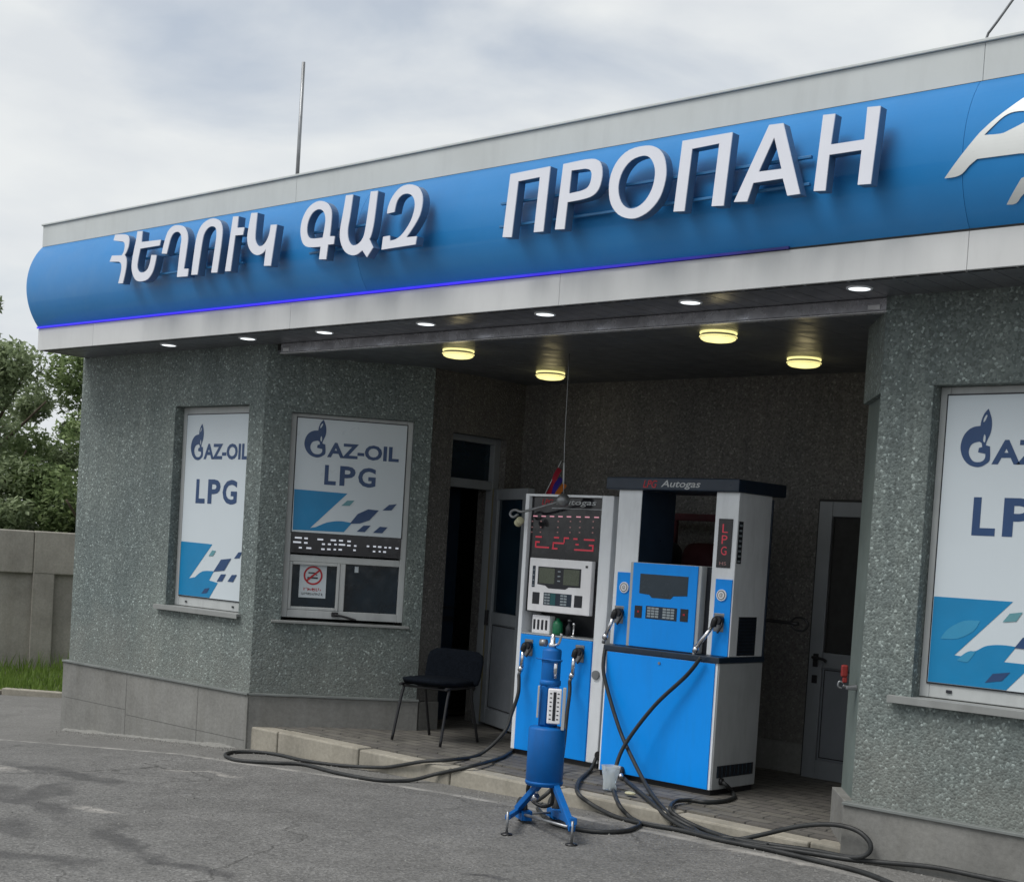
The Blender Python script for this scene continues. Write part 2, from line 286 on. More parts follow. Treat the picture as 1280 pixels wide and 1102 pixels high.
# ------------------------------------------------------------ mesh helpers
class MB:
    def __init__(s): s.bm = bmesh.new(); s.mats = []
    def mi(s, m_):
        if m_ not in s.mats: s.mats.append(m_)
        return s.mats.index(m_)
    def box(s, x0, x1, y0, y1, z0, z1, m_, bev=0.0, mtx=None):
        i = s.mi(m_); b = bmesh.new()
        co = [(x, y, z) for x in (x0, x1) for y in (y0, y1) for z in (z0, z1)]
        vs = [b.verts.new(c) for c in co]
        for f in ((0, 1, 3, 2), (4, 6, 7, 5), (0, 4, 5, 1), (2, 3, 7, 6), (0, 2, 6, 4), (1, 5, 7, 3)): b.faces.new([vs[k] for k in f])
        if bev: bmesh.ops.bevel(b, geom=b.edges[:], offset=bev, segments=2, affect='EDGES', profile=.5)
        return s.merge(b, i, mtx)
    def merge(s, b, i, mtx=None):
        bmesh.ops.recalc_face_normals(b, faces=b.faces[:])
        if mtx is not None: bmesh.ops.transform(b, matrix=mtx, verts=b.verts[:])
        mp_ = {}
        for v in b.verts: mp_[v] = s.bm.verts.new(v.co)
        for f in b.faces:
            try: nf = s.bm.faces.new([mp_[v] for v in f.verts]); nf.material_index = i; nf.smooth = f.smooth
            except ValueError: pass
        b.free(); return s
    def lathe(s, prof, m_, n=24, mtx=None, smooth=True):
        i = s.mi(m_); b = bmesh.new(); rings = []
        for r_, z in prof:
            if r_ < 1e-6: rings.append([b.verts.new((0, 0, z))])
            else: rings.append([b.verts.new((r_*math.cos(2*math.pi*k/n), r_*math.sin(2*math.pi*k/n), z)) for k in range(n)])
        for a, c in zip(rings, rings[1:]):
            for k in range(n):
                q = (k+1) % n
                if len(a) == 1 and len(c) == 1: continue
                if len(a) == 1: f = b.faces.new((a[0], c[k], c[q]))
                elif len(c) == 1: f = b.faces.new((a[k], a[q], c[0]))
                else: f = b.faces.new((a[k], a[q], c[q], c[k]))
                f.smooth = smooth
        for rg in (rings[0], rings[-1]):
            if len(rg) > 1: b.faces.new(rg)
        return s.merge(b, i, mtx)
    def cyl(s, p, q, r_, m_, n=14, r2=None):
        p, q = Vector(p), Vector(q); d = q-p
        mt = Matrix.Translation(p) @ d.to_track_quat('Z', 'Y').to_matrix().to_4x4()
        return s.lathe([(r_, 0), (r_ if r2 is None else r2, d.length)], m_, n, mt)
    def tube(s, pts, r_, m_, n=10, sub=6, smooth=True):
        P = [Vector(p) for p in pts]
        if sub > 1 and len(P) > 2:
            o = []
            for k in range(len(P)-1):
                a, b_, c, d = P[max(k-1, 0)], P[k], P[k+1], P[min(k+2, len(P)-1)]
                for j in range(sub):
                    t_ = j/sub
                    o.append(.5*((2*b_)+(c-a)*t_+(2*a-5*b_+4*c-d)*t_*t_+(3*b_-a-3*c+d)*t_**3))
            o.append(P[-1]); P = o
        i = s.mi(m_); b = bmesh.new(); rings = []; up = Vector((0, 0, 1)); nrm = None
        for k, p in enumerate(P):
            d = (P[min(k+1, len(P)-1)]-P[max(k-1, 0)])
            if d.length < 1e-7: d = Vector((0, 0, 1))
            d.normalize()
            if nrm is None: nrm = d.cross(up if abs(d.z) < .9 else Vector((1, 0, 0))).normalized()
            else:
                nrm = (nrm-d*nrm.dot(d)); nrm = nrm.normalized() if nrm.length > 1e-6 else d.orthogonal().normalized()
            bi = d.cross(nrm)
            rr = r_(k/(len(P)-1)) if callable(r_) else r_
            rings.append([b.verts.new(p+rr*(nrm*math.cos(2*math.pi*j/n)+bi*math.sin(2*math.pi*j/n))) for j in range(n)])
        for a, c in zip(rings, rings[1:]):
            for j in range(n):
                f = b.faces.new((a[j], a[(j+1) % n], c[(j+1) % n], c[j])); f.smooth = smooth
        b.faces.new(rings[0]); b.faces.new(rings[-1]); return s.merge(b, i)
    def poly(s, loops, fr, m_, off=0.0, depth=0.0, mside=None):
        """flat shape (outer loop + holes) in frame fr=(origin,u,n), front at off along n, optional depth backwards"""
        O, u, n = fr; i = s.mi(m_); Z = Vector((0, 0, 1))
        P = lambda a, z, k: O+u*a+Z*z+n*k
        loops = [[Vector((a, z, 0)) for a, z in l] for l in loops]
        tri = tessellate_polygon(loops); flat = [v for l in loops for v in l]
        fv = [s.bm.verts.new(P(v.x, v.y, off)) for v in flat]
        for t_ in tri:
            try:
                f = s.bm.faces.new([fv[k] for k in t_]); f.material_index = i; f.normal_update()
                if f.normal.dot(n) < 0: f.normal_flip()
            except ValueError: pass
        if depth:
            j = s.mi(mside or m_); bv = [s.bm.verts.new(P(v.x, v.y, off-depth)) for v in flat]; c = 0
            for t_ in tri:
                try: f = s.bm.faces.new([bv[k] for k in t_]); f.material_index = j
                except ValueError: pass
            fv2 = [s.bm.verts.new(P(v.x, v.y, off)) for v in flat]
            for l in loops:
                for k in range(len(l)):
                    a, b_ = c+k, c+(k+1) % len(l)
                    f = s.bm.faces.new((fv2[a], fv2[b_], bv[b_], bv[a])); f.material_index = j
                c += len(l)
        return s
    def text(s, txt, fr, m_, u0, z0, u1, z1, off=0.0, weight=0.0, shear=0.0):
        cu = bpy.data.curves.new('t', 'FONT'); cu.body = txt; cu.offset = weight; cu.shear = shear; cu.resolution_u = 3
        ob = bpy.data.objects.new('t', cu); col.objects.link(ob); dg = bpy.context.evaluated_depsgraph_get(); dg.update()
        me = bpy.data.meshes.new_from_object(ob.evaluated_get(dg)); bpy.data.objects.remove(ob); bpy.data.curves.remove(cu)
        if not me.vertices: return s
        xs = [v.co.x for v in me.vertices]; ys = [v.co.y for v in me.vertices]
        O, u, n = fr; i = s.mi(m_); Z = Vector((0, 0, 1))
        sx = (u1-u0)/(max(xs)-min(xs)); sy = (z1-z0)/(max(ys)-min(ys))
        vs = [s.bm.verts.new(O+u*(u0+(v.co.x-min(xs))*sx)+Z*(z0+(v.co.y-min(ys))*sy)+n*off) for v in me.vertices]
        for p in me.polygons:
            try:
                f = s.bm.faces.new([vs[k] for k in p.vertices]); f.material_index = i; f.normal_update()
                if f.normal.dot(n) < 0: f.normal_flip()
            except ValueError: pass
        bpy.data.meshes.remove(me); return s
    def rect(s, fr, m_, u0, z0, u1, z1, off=0.0, depth=0.0):
        return s.poly([[(u0, z0), (u1, z0), (u1, z1), (u0, z1)]], fr, m_, off, depth)
    def build(s, name, parent=None, origin=None):
        me = bpy.data.meshes.new(name); s.bm.to_mesh(me); s.bm.free()
        for m_ in s.mats: me.materials.append(m_)
        ob = bpy.data.objects.new(name, me); col.objects.link(ob)
        if parent is not None:
            ob.parent = parent; ob.matrix_parent_inverse = Matrix.Identity(4)
            me.transform(Matrix.Translation(-world_loc(parent)))
        elif origin is not None:
            me.transform(Matrix.Translation(-Vector(origin))); ob.location = origin
        return ob
def world_loc(o):
    v = Vector(o.location)
    while o.parent: o = o.parent; v += Vector(o.location)
    return v
def thing(name, label, cat, loc=(0, 0, 0), group=None):
    o = bpy.data.objects.new(name, None); col.objects.link(o); o.location = loc; o.empty_display_size = .1
    o['label'] = label; o['category'] = cat
    if group: o['group'] = group
    return o
def tag(o, label, cat, group=None):
    o['label'] = label; o['category'] = cat
    if group: o['group'] = group
    return o
def struct(o, kind='structure'): o['kind'] = kind; return o
V = Vector
X, Y, Z3 = V((1, 0, 0)), V((0, 1, 0)), V((0, 0, 1))
def frame(o, ang):      # u direction at angle, outward normal to the right of u
    u = V((math.cos(ang), math.sin(ang), 0)); n = V((math.sin(ang), -math.cos(ang), 0)); return (V(o), u, n)
def fbox(mb, fr, u0, u1, n0, n1, z0, z1, m_, bev=0.0):
    O, u, n = fr
    mt = Matrix(((u.x, n.x, 0, O.x), (u.y, n.y, 0, O.y), (0, 0, 1, O.z), (0, 0, 0, 1)))
    return mb.box(u0, u1, n0, n1, z0, z1, m_, bev, mt)
def wall(mb, fr, L, z0, z1, holes, m_, th=.28):
    """wall slab with rectangular openings: front face at n=0, back at n=-th, reveals included"""
    us = sorted({0.0, L} | {h[0] for h in holes} | {h[1] for h in holes}); zs = sorted({z0, z1} | {h[2] for h in holes} | {h[3] for h in holes})
    i = mb.mi(m_); O, u, n = fr; P = lambda a, z, k: O+u*a+Z3*z+n*k
    def q(*p):
        f = mb.bm.faces.new([mb.bm.verts.new(x) for x in p]); f.material_index = i
    inh = lambda a, z: any(h[0] < a < h[1] and h[2] < z < h[3] for h in holes)
    for a, b_ in zip(us, us[1:]):
        for c, d in zip(zs, zs[1:]):
            if inh((a+b_)/2, (c+d)/2): continue
            q(P(a, c, 0), P(b_, c, 0), P(b_, d, 0), P(a, d, 0)); q(P(a, c, -th), P(a, d, -th), P(b_, d, -th), P(b_, c, -th))
    for a, b_, c, d in holes:
        q(P(a, c, 0), P(a, d, 0), P(a, d, -th), P(a, c, -th)); q(P(b_, c, 0), P(b_, c, -th), P(b_, d, -th), P(b_, d, 0))
        q(P(a, c, 0), P(a, c, -th), P(b_, c, -th), P(b_, c, 0)); q(P(a, d, 0), P(b_, d, 0), P(b_, d, -th), P(a, d, -th))
    q(P(0, z0, 0), P(0, z1, 0), P(0, z1, -th), P(0, z0, -th)); q(P(L, z0, 0), P(L, z0, -th), P(L, z1, -th), P(L, z1, 0))
    q(P(0, z1, 0), P(L, z1, 0), P(L, z1, -th), P(0, z1, -th)); q(P(0, z0, 0), P(0, z0, -th), P(L, z0, -th), P(L, z0, 0))
    return mb
def lerp(x, xs, ys):
    if x <= xs[0]: return ys[0]
    for a, b_, c, d in zip(xs, xs[1:], ys, ys[1:]):
        if x <= b_: return c+(d-c)*(x-a)/(b_-a)
    return ys[-1]
def zg(x): return lerp(x, [-16, -11.1, -8.54, -3.6, 0], [-.33, -.19, 0, .125, .16])

LETTERS=[[[(-9.6232,3.7079),(-9.605,3.7471),(-9.5864,3.7464),(-9.5601,3.7453),(-9.5344,3.7438),(-9.5113,3.7419),(-9.4889,3.7396),(-9.4694,3.7362),(-9.4537,3.7318),(-9.4409,3.7264),(-9.4306,3.7193),(-9.4226,3.7103),(-9.4171,3.6997),(-9.4139,3.688),(-9.4133,3.675),(-9.415,3.6608),(-9.4188,3.6469),(-9.425,3.6329),(-9.4333,3.6192),(-9.4418,3.6073),(-9.4508,3.5976),(-9.46,3.5898),(-9.4665,3.5845),(-9.4598,3.5787),(-9.4506,3.5702),(-9.4429,3.5597),(-9.438,3.5477),(-9.4347,3.5337),(-9.4338,3.5172),(-9.4358,3.4977),(-9.4402,3.4758),(-9.4461,3.4527),(-9.4546,3.4259),(-9.4645,3.3979),(-9.4716,3.3782),(-9.5322,3.3828),(-9.5239,3.4049),(-9.5125,3.436),(-9.5039,3.4633),(-9.5003,3.4825),(-9.4994,3.4981),(-9.5006,3.5109),(-9.5038,3.5206),(-9.5089,3.5276),(-9.5155,3.5331),(-9.5249,3.5378),(-9.5357,3.5411),(-9.5434,3.5433),(-9.6607,3.5533),(-9.6349,3.5957),(-9.5042,3.5866),(-9.4972,3.5925),(-9.4875,3.601),(-9.4795,3.6107),(-9.4747,3.6219),(-9.4716,3.6344),(-9.4698,3.6456),(-9.469,3.6548),(-9.4695,3.6627),(-9.472,3.6697),(-9.4765,3.6756),(-9.483,3.6806),(-9.4915,3.6846),(-9.5043,3.6879),(-9.5191,3.6903),(-9.5297,3.6919)]],[[(-9.3115,3.7444),(-9.2464,3.7397),(-9.2539,3.661),(-9.0075,3.654),(-9.0202,3.6146),(-9.2632,3.6136),(-9.2689,3.5953),(-9.2767,3.5694),(-9.2833,3.5458),(-9.2876,3.5284),(-9.2907,3.5133),(-9.2917,3.4993),(-9.2906,3.4859),(-9.2875,3.4737),(-9.2822,3.4631),(-9.2748,3.4543),(-9.2653,3.4471),(-9.2531,3.4419),(-9.2371,3.4388),(-9.2184,3.4377),(-9.2009,3.4388),(-9.1857,3.4422),(-9.1715,3.4477),(-9.1591,3.456),(-9.1484,3.4675),(-9.1394,3.4817),(-9.1319,3.4976),(-9.126,3.5176),(-9.1215,3.5394),(-9.1186,3.5549),(-9.0518,3.5489),(-9.055,3.5327),(-9.0599,3.5094),(-9.0665,3.4862),(-9.0745,3.4649),(-9.0841,3.4437),(-9.0968,3.4246),(-9.1129,3.4078),(-9.1321,3.3932),(-9.1546,3.3824),(-9.1825,3.3763),(-9.2138,3.3741),(-9.2419,3.3744),(-9.2643,3.3767),(-9.2836,3.3816),(-9.3007,3.389),(-9.3161,3.3993),(-9.3295,3.4122),(-9.3409,3.4264),(-9.3504,3.4418),(-9.358,3.4585),(-9.3632,3.4757),(-9.3658,3.4917),(-9.366,3.5082),(-9.3638,3.5291),(-9.3581,3.5587),(-9.3501,3.5927),(-9.3425,3.622),(-9.3366,3.6416),(-9.3313,3.6566),(-9.3261,3.6737),(-9.3206,3.6985),(-9.3152,3.7254)]],[[(-8.9885,3.5538),(-8.9829,3.5731),(-8.9746,3.6007),(-8.965,3.628),(-8.9547,3.6534),(-8.9432,3.6785),(-8.9293,3.6995),(-8.9122,3.7149),(-8.8929,3.7262),(-8.8727,3.7341),(-8.8522,3.7384),(-8.8309,3.7393),(-8.809,3.7379),(-8.7851,3.7344),(-8.7605,3.7286),(-8.739,3.7205),(-8.722,3.7096),(-8.7081,3.6964),(-8.6968,3.6822),(-8.688,3.6681),(-8.6817,3.653),(-8.6781,3.635),(-8.6774,3.615),(-8.6792,3.592),(-8.6833,3.5617),(-8.6909,3.5149),(-8.7007,3.4606),(-8.7078,3.4218),(-8.6513,3.4183),(-8.6592,3.3656),(-8.7864,3.371),(-8.7803,3.4277),(-8.7718,3.5064),(-8.7647,3.5692),(-8.7599,3.5989),(-8.7564,3.613),(-8.755,3.6253),(-8.7554,3.6406),(-8.7579,3.6543),(-8.7634,3.666),(-8.773,3.6761),(-8.7857,3.6843),(-8.7998,3.6896),(-8.8156,3.6917),(-8.8329,3.691),(-8.8488,3.687),(-8.8624,3.6795),(-8.8747,3.6689),(-8.8855,3.655),(-8.8949,3.6363),(-8.9028,3.6144),(-8.91,3.594),(-8.917,3.5754),(-8.9234,3.5584),(-8.9277,3.5466)]],[[(-8.6151,3.3724),(-8.6089,3.4215),(-8.6002,3.4903),(-8.5915,3.5499),(-8.5848,3.5888),(-8.5782,3.6187),(-8.5691,3.6448),(-8.5564,3.6692),(-8.5412,3.6898),(-8.5234,3.7068),(-8.5023,3.7199),(-8.4787,3.7293),(-8.455,3.7359),(-8.4315,3.7403),(-8.4078,3.7419),(-8.3851,3.7406),(-8.3628,3.7359),(-8.3415,3.7284),(-8.3234,3.7192),(-8.3096,3.709),(-8.299,3.6971),(-8.2906,3.6831),(-8.2839,3.669),(-8.2794,3.6528),(-8.2779,3.6283),(-8.2804,3.5908),(-8.2859,3.545),(-8.2922,3.4987),(-8.2998,3.4494),(-8.3082,3.3996),(-8.3142,3.3646),(-8.3825,3.3689),(-8.3752,3.4127),(-8.365,3.4742),(-8.3565,3.5284),(-8.3506,3.5664),(-8.3464,3.5972),(-8.3448,3.623),(-8.346,3.6439),(-8.3498,3.6597),(-8.3571,3.672),(-8.369,3.6808),(-8.3844,3.686),(-8.4005,3.6883),(-8.4168,3.6881),(-8.4338,3.6849),(-8.4499,3.6783),(-8.4652,3.6689),(-8.4796,3.6561),(-8.4919,3.6373),(-8.5005,3.6127),(-8.5069,3.5822),(-8.5141,3.5428),(-8.5242,3.4842),(-8.535,3.4167),(-8.5427,3.3685)]],[[(-8.1673,3.7295),(-8.107,3.726),(-8.1138,3.6486),(-8.0347,3.6441),(-8.0476,3.5951),(-8.1317,3.5992),(-8.1643,3.362),(-8.2253,3.3652)]],[[(-7.9682,3.7317),(-7.902,3.7274),(-7.9052,3.6894),(-7.9095,3.6363),(-7.9118,3.5923),(-7.9116,3.5679),(-7.9094,3.5526),(-7.9044,3.5394),(-7.8958,3.5251),(-7.8843,3.5128),(-7.8714,3.5044),(-7.8566,3.5006),(-7.8402,3.5007),(-7.8248,3.5041),(-7.8106,3.5113),(-7.7973,3.5218),(-7.7857,3.5339),(-7.7761,3.547),(-7.7681,3.5617),(-7.7618,3.5775),(-7.7574,3.5966),(-7.7545,3.6168),(-7.7527,3.6311),(-7.6884,3.6274),(-7.7294,3.3622),(-7.8017,3.3671),(-7.79,3.4767),(-7.7969,3.4702),(-7.8073,3.4611),(-7.8204,3.4535),(-7.8368,3.4483),(-7.856,3.4445),(-7.8755,3.444),(-7.895,3.4473),(-7.9149,3.4539),(-7.9336,3.4637),(-7.9511,3.4771),(-7.9673,3.4937),(-7.9803,3.5116),(-7.9894,3.5302),(-7.9952,3.55),(-7.9979,3.5716),(-7.9968,3.595),(-7.9925,3.6201),(-7.9873,3.6463),(-7.9809,3.6772),(-7.9735,3.7092)]],[[(-7.2398,3.3616),(-7.2301,3.4405),(-7.2641,3.4418),(-7.3119,3.4441),(-7.3527,3.4489),(-7.3783,3.4564),(-7.3966,3.4666),(-7.4116,3.481),(-7.4249,3.5016),(-7.4348,3.5265),(-7.4403,3.5523),(-7.4413,3.5783),(-7.438,3.6051),(-7.4302,3.6306),(-7.417,3.6549),(-7.3994,3.6779),(-7.3797,3.6971),(-7.3578,3.7113),(-7.3337,3.7216),(-7.3101,3.7287),(-7.2875,3.7325),(-7.2654,3.733),(-7.2441,3.7305),(-7.2232,3.725),(-7.2031,3.7165),(-7.1851,3.7054),(-7.1691,3.6917),(-7.1552,3.6753),(-7.1452,3.6572),(-7.1403,3.6382),(-7.1392,3.6174),(-7.1397,3.5931),(-7.1417,3.5604),(-7.1452,3.5243),(-7.1478,3.4986),(-7.0988,3.4939),(-7.1054,3.4452),(-7.1596,3.4467),(-7.1703,3.3556)],[(-7.2151,3.4959),(-7.2092,3.5244),(-7.2014,3.5643),(-7.1978,3.5992),(-7.2007,3.6234),(-7.2078,3.6427),(-7.2181,3.6581),(-7.232,3.6698),(-7.2491,3.6776),(-7.2673,3.6812),(-7.2871,3.6803),(-7.308,3.6752),(-7.3269,3.6662),(-7.3429,3.6526),(-7.3568,3.6351),(-7.3672,3.6168),(-7.3734,3.598),(-7.376,3.5785),(-7.3758,3.5603),(-7.373,3.5434),(-7.3673,3.5278),(-7.3585,3.5155),(-7.3472,3.5076),(-7.3327,3.5029),(-7.3125,3.4996),(-7.2801,3.4973),(-7.2422,3.4964)]],[[(-7.0129,3.7393),(-6.9462,3.7364),(-6.951,3.6999),(-6.9578,3.6485),(-6.9642,3.6028),(-6.9702,3.5709),(-6.9758,3.5447),(-6.9783,3.5206),(-6.9766,3.4967),(-6.9717,3.475),(-6.9644,3.4564),(-6.9544,3.4413),(-6.9419,3.4294),(-6.9277,3.4216),(-6.9111,3.4184),(-6.8928,3.4193),(-6.8755,3.4237),(-6.8594,3.4314),(-6.8442,3.4427),(-6.8316,3.4576),(-6.8235,3.4721),(-6.8179,3.4903),(-6.8115,3.5246),(-6.8016,3.5923),(-6.7909,3.676),(-6.7833,3.736),(-6.7187,3.7326),(-6.7234,3.6819),(-6.7301,3.611),(-6.7368,3.5513),(-6.7431,3.515),(-6.7495,3.49),(-6.7555,3.4709),(-6.7617,3.4568),(-6.7676,3.4487),(-6.7717,3.4436),(-6.7333,3.3898),(-6.785,3.3346),(-6.8303,3.3815),(-6.843,3.3749),(-6.8613,3.366),(-6.8805,3.3597),(-6.8991,3.3576),(-6.9185,3.3582),(-6.9383,3.362),(-6.9591,3.3691),(-6.9801,3.3794),(-6.9992,3.3933),(-7.016,3.4118),(-7.0308,3.4339),(-7.0419,3.4568),(-7.0486,3.4785),(-7.0516,3.501),(-7.0512,3.5278),(-7.0465,3.562),(-7.0385,3.6004),(-7.0308,3.6378),(-7.024,3.676),(-7.0175,3.7133)]],[[(-6.6233,3.5836),(-6.6227,3.5944),(-6.6215,3.6099),(-6.617,3.627),(-6.6085,3.6454),(-6.5969,3.6653),(-6.5819,3.684),(-6.5628,3.7017),(-6.5404,3.7182),(-6.5165,3.7303),(-6.4913,3.7367),(-6.4646,3.7389),(-6.4389,3.7378),(-6.4141,3.7336),(-6.3902,3.7263),(-6.3693,3.7161),(-6.3519,3.7022),(-6.3375,3.6854),(-6.3268,3.6679),(-6.3203,3.6509),(-6.3174,3.6333),(-6.3175,3.6138),(-6.3202,3.5912),(-6.3259,3.5668),(-6.3354,3.5427),(-6.3502,3.5193),(-6.3687,3.4962),(-6.3875,3.4749),(-6.4073,3.4546),(-6.4274,3.4361),(-6.4415,3.4234),(-6.3492,3.4211),(-6.3576,3.3733),(-6.6553,3.369),(-6.6468,3.4466),(-6.5867,3.4476),(-6.5841,3.4168),(-6.5701,3.4172),(-6.5501,3.4182),(-6.5298,3.4218),(-6.5113,3.428),(-6.4926,3.4368),(-6.4731,3.4499),(-6.4513,3.4692),(-6.4289,3.4927),(-6.4105,3.5173),(-6.3973,3.5432),(-6.3881,3.5701),(-6.3831,3.5945),(-6.383,3.6152),(-6.3872,3.6335),(-6.3945,3.6491),(-6.4049,3.6623),(-6.4184,3.6728),(-6.434,3.6804),(-6.4527,3.6849),(-6.4735,3.6863),(-6.4929,3.6838),(-6.5104,3.6772),(-6.5265,3.6665),(-6.5395,3.6522),(-6.5487,3.6305),(-6.5548,3.605),(-6.5587,3.5868)]],[[(-5.6492,3.3477),(-5.6179,3.6958),(-5.3223,3.7018),(-5.3452,3.3498),(-5.415,3.352),(-5.3945,3.6521),(-5.5542,3.648),(-5.5796,3.341)]],[[(-5.26,3.3515),(-5.2294,3.7014),(-5.0763,3.706),(-5.0571,3.7051),(-5.0301,3.7035),(-5.0064,3.6991),(-4.9893,3.6914),(-4.9753,3.6809),(-4.9645,3.667),(-4.9569,3.6487),(-4.9525,3.627),(-4.9515,3.6048),(-4.9541,3.5819),(-4.96,3.5585),(-4.9686,3.5387),(-4.9796,3.5244),(-4.9934,3.5138),(-5.0101,3.5056),(-5.0297,3.4999),(-5.0523,3.4967),(-5.0788,3.4943),(-5.1144,3.4924),(-5.1541,3.4913),(-5.1824,3.4907),(-5.1929,3.3471)],[(-5.175,3.5362),(-5.1679,3.6588),(-5.0722,3.6566),(-5.0631,3.6544),(-5.0503,3.6512),(-5.0396,3.6463),(-5.0325,3.6399),(-5.0274,3.6318),(-5.0246,3.6216),(-5.0245,3.6074),(-5.0268,3.591),(-5.0308,3.5766),(-5.0364,3.5659),(-5.0437,3.5572),(-5.0535,3.5503),(-5.0682,3.5454),(-5.0853,3.5422),(-5.0976,3.5402)]],[[(-4.6736,3.7237),(-4.6484,3.7209),(-4.6271,3.7155),(-4.6077,3.7073),(-4.5891,3.696),(-4.5725,3.6818),(-4.5585,3.6655),(-4.5475,3.6468),(-4.5392,3.626),(-4.5335,3.6038),(-4.5299,3.5807),(-4.5288,3.5562),(-4.5311,3.5306),(-4.5369,3.5024),(-4.5461,3.4729),(-4.5588,3.4462),(-4.5758,3.4234),(-4.5963,3.4034),(-4.6182,3.3867),(-4.6415,3.3736),(-4.6662,3.3639),(-4.6902,3.3575),(-4.7126,3.3545),(-4.7342,3.355),(-4.7562,3.3585),(-4.7796,3.3648),(-4.8033,3.3741),(-4.8252,3.3867),(-4.8452,3.4032),(-4.8634,3.4231),(-4.8781,3.4451),(-4.8885,3.4695),(-4.8954,3.496),(-4.899,3.5229),(-4.8999,3.5504),(-4.8975,3.5783),(-4.8913,3.6049),(-4.8808,3.63),(-4.8666,3.6538),(-4.8489,3.6745),(-4.828,3.692),(-4.8038,3.7066),(-4.7762,3.7171),(-4.7428,3.7228),(-4.7061,3.7246)],[(-4.6882,3.674),(-4.6697,3.672),(-4.6542,3.6667),(-4.6405,3.6581),(-4.628,3.6457),(-4.6173,3.6301),(-4.6092,3.6136),(-4.6037,3.5971),(-4.6008,3.5798),(-4.6003,3.5611),(-4.6021,3.5401),(-4.6064,3.5178),(-4.6134,3.4966),(-4.6234,3.4767),(-4.6361,3.458),(-4.6505,3.4419),(-4.6672,3.4287),(-4.6857,3.4181),(-4.704,3.4109),(-4.7216,3.4075),(-4.7391,3.4076),(-4.7558,3.4106),(-4.7719,3.4165),(-4.7872,3.4253),(-4.8006,3.4365),(-4.8119,3.4504),(-4.8213,3.4668),(-4.8285,3.4846),(-4.8337,3.5038),(-4.8366,3.5244),(-4.8364,3.5455),(-4.8325,3.5674),(-4.8255,3.5897),(-4.8149,3.6102),(-4.8004,3.6291),(-4.7824,3.6461),(-4.762,3.6594),(-4.7379,3.6679),(-4.7116,3.6727)]],[[(-4.4666,3.3626),(-4.439,3.7153),(-4.1376,3.7156),(-4.162,3.359),(-4.2337,3.3643),(-4.2121,3.671),(-4.3758,3.6666),(-4.3986,3.358)]],[[(-4.1021,3.3701),(-3.9276,3.72),(-3.8483,3.7169),(-3.7284,3.3665),(-3.7979,3.366),(-3.8299,3.4516),(-3.9964,3.4502),(-4.0248,3.364)],[(-3.9694,3.5011),(-3.8939,3.6562),(-3.8408,3.4987)]],[[(-3.6552,3.3707),(-3.6322,3.7228),(-3.5677,3.7189),(-3.5802,3.5781),(-3.4062,3.5771),(-3.4023,3.7233),(-3.3351,3.7186),(-3.3573,3.3687),(-3.4242,3.3726),(-3.4164,3.5306),(-3.5841,3.5307),(-3.5919,3.3658)]]]
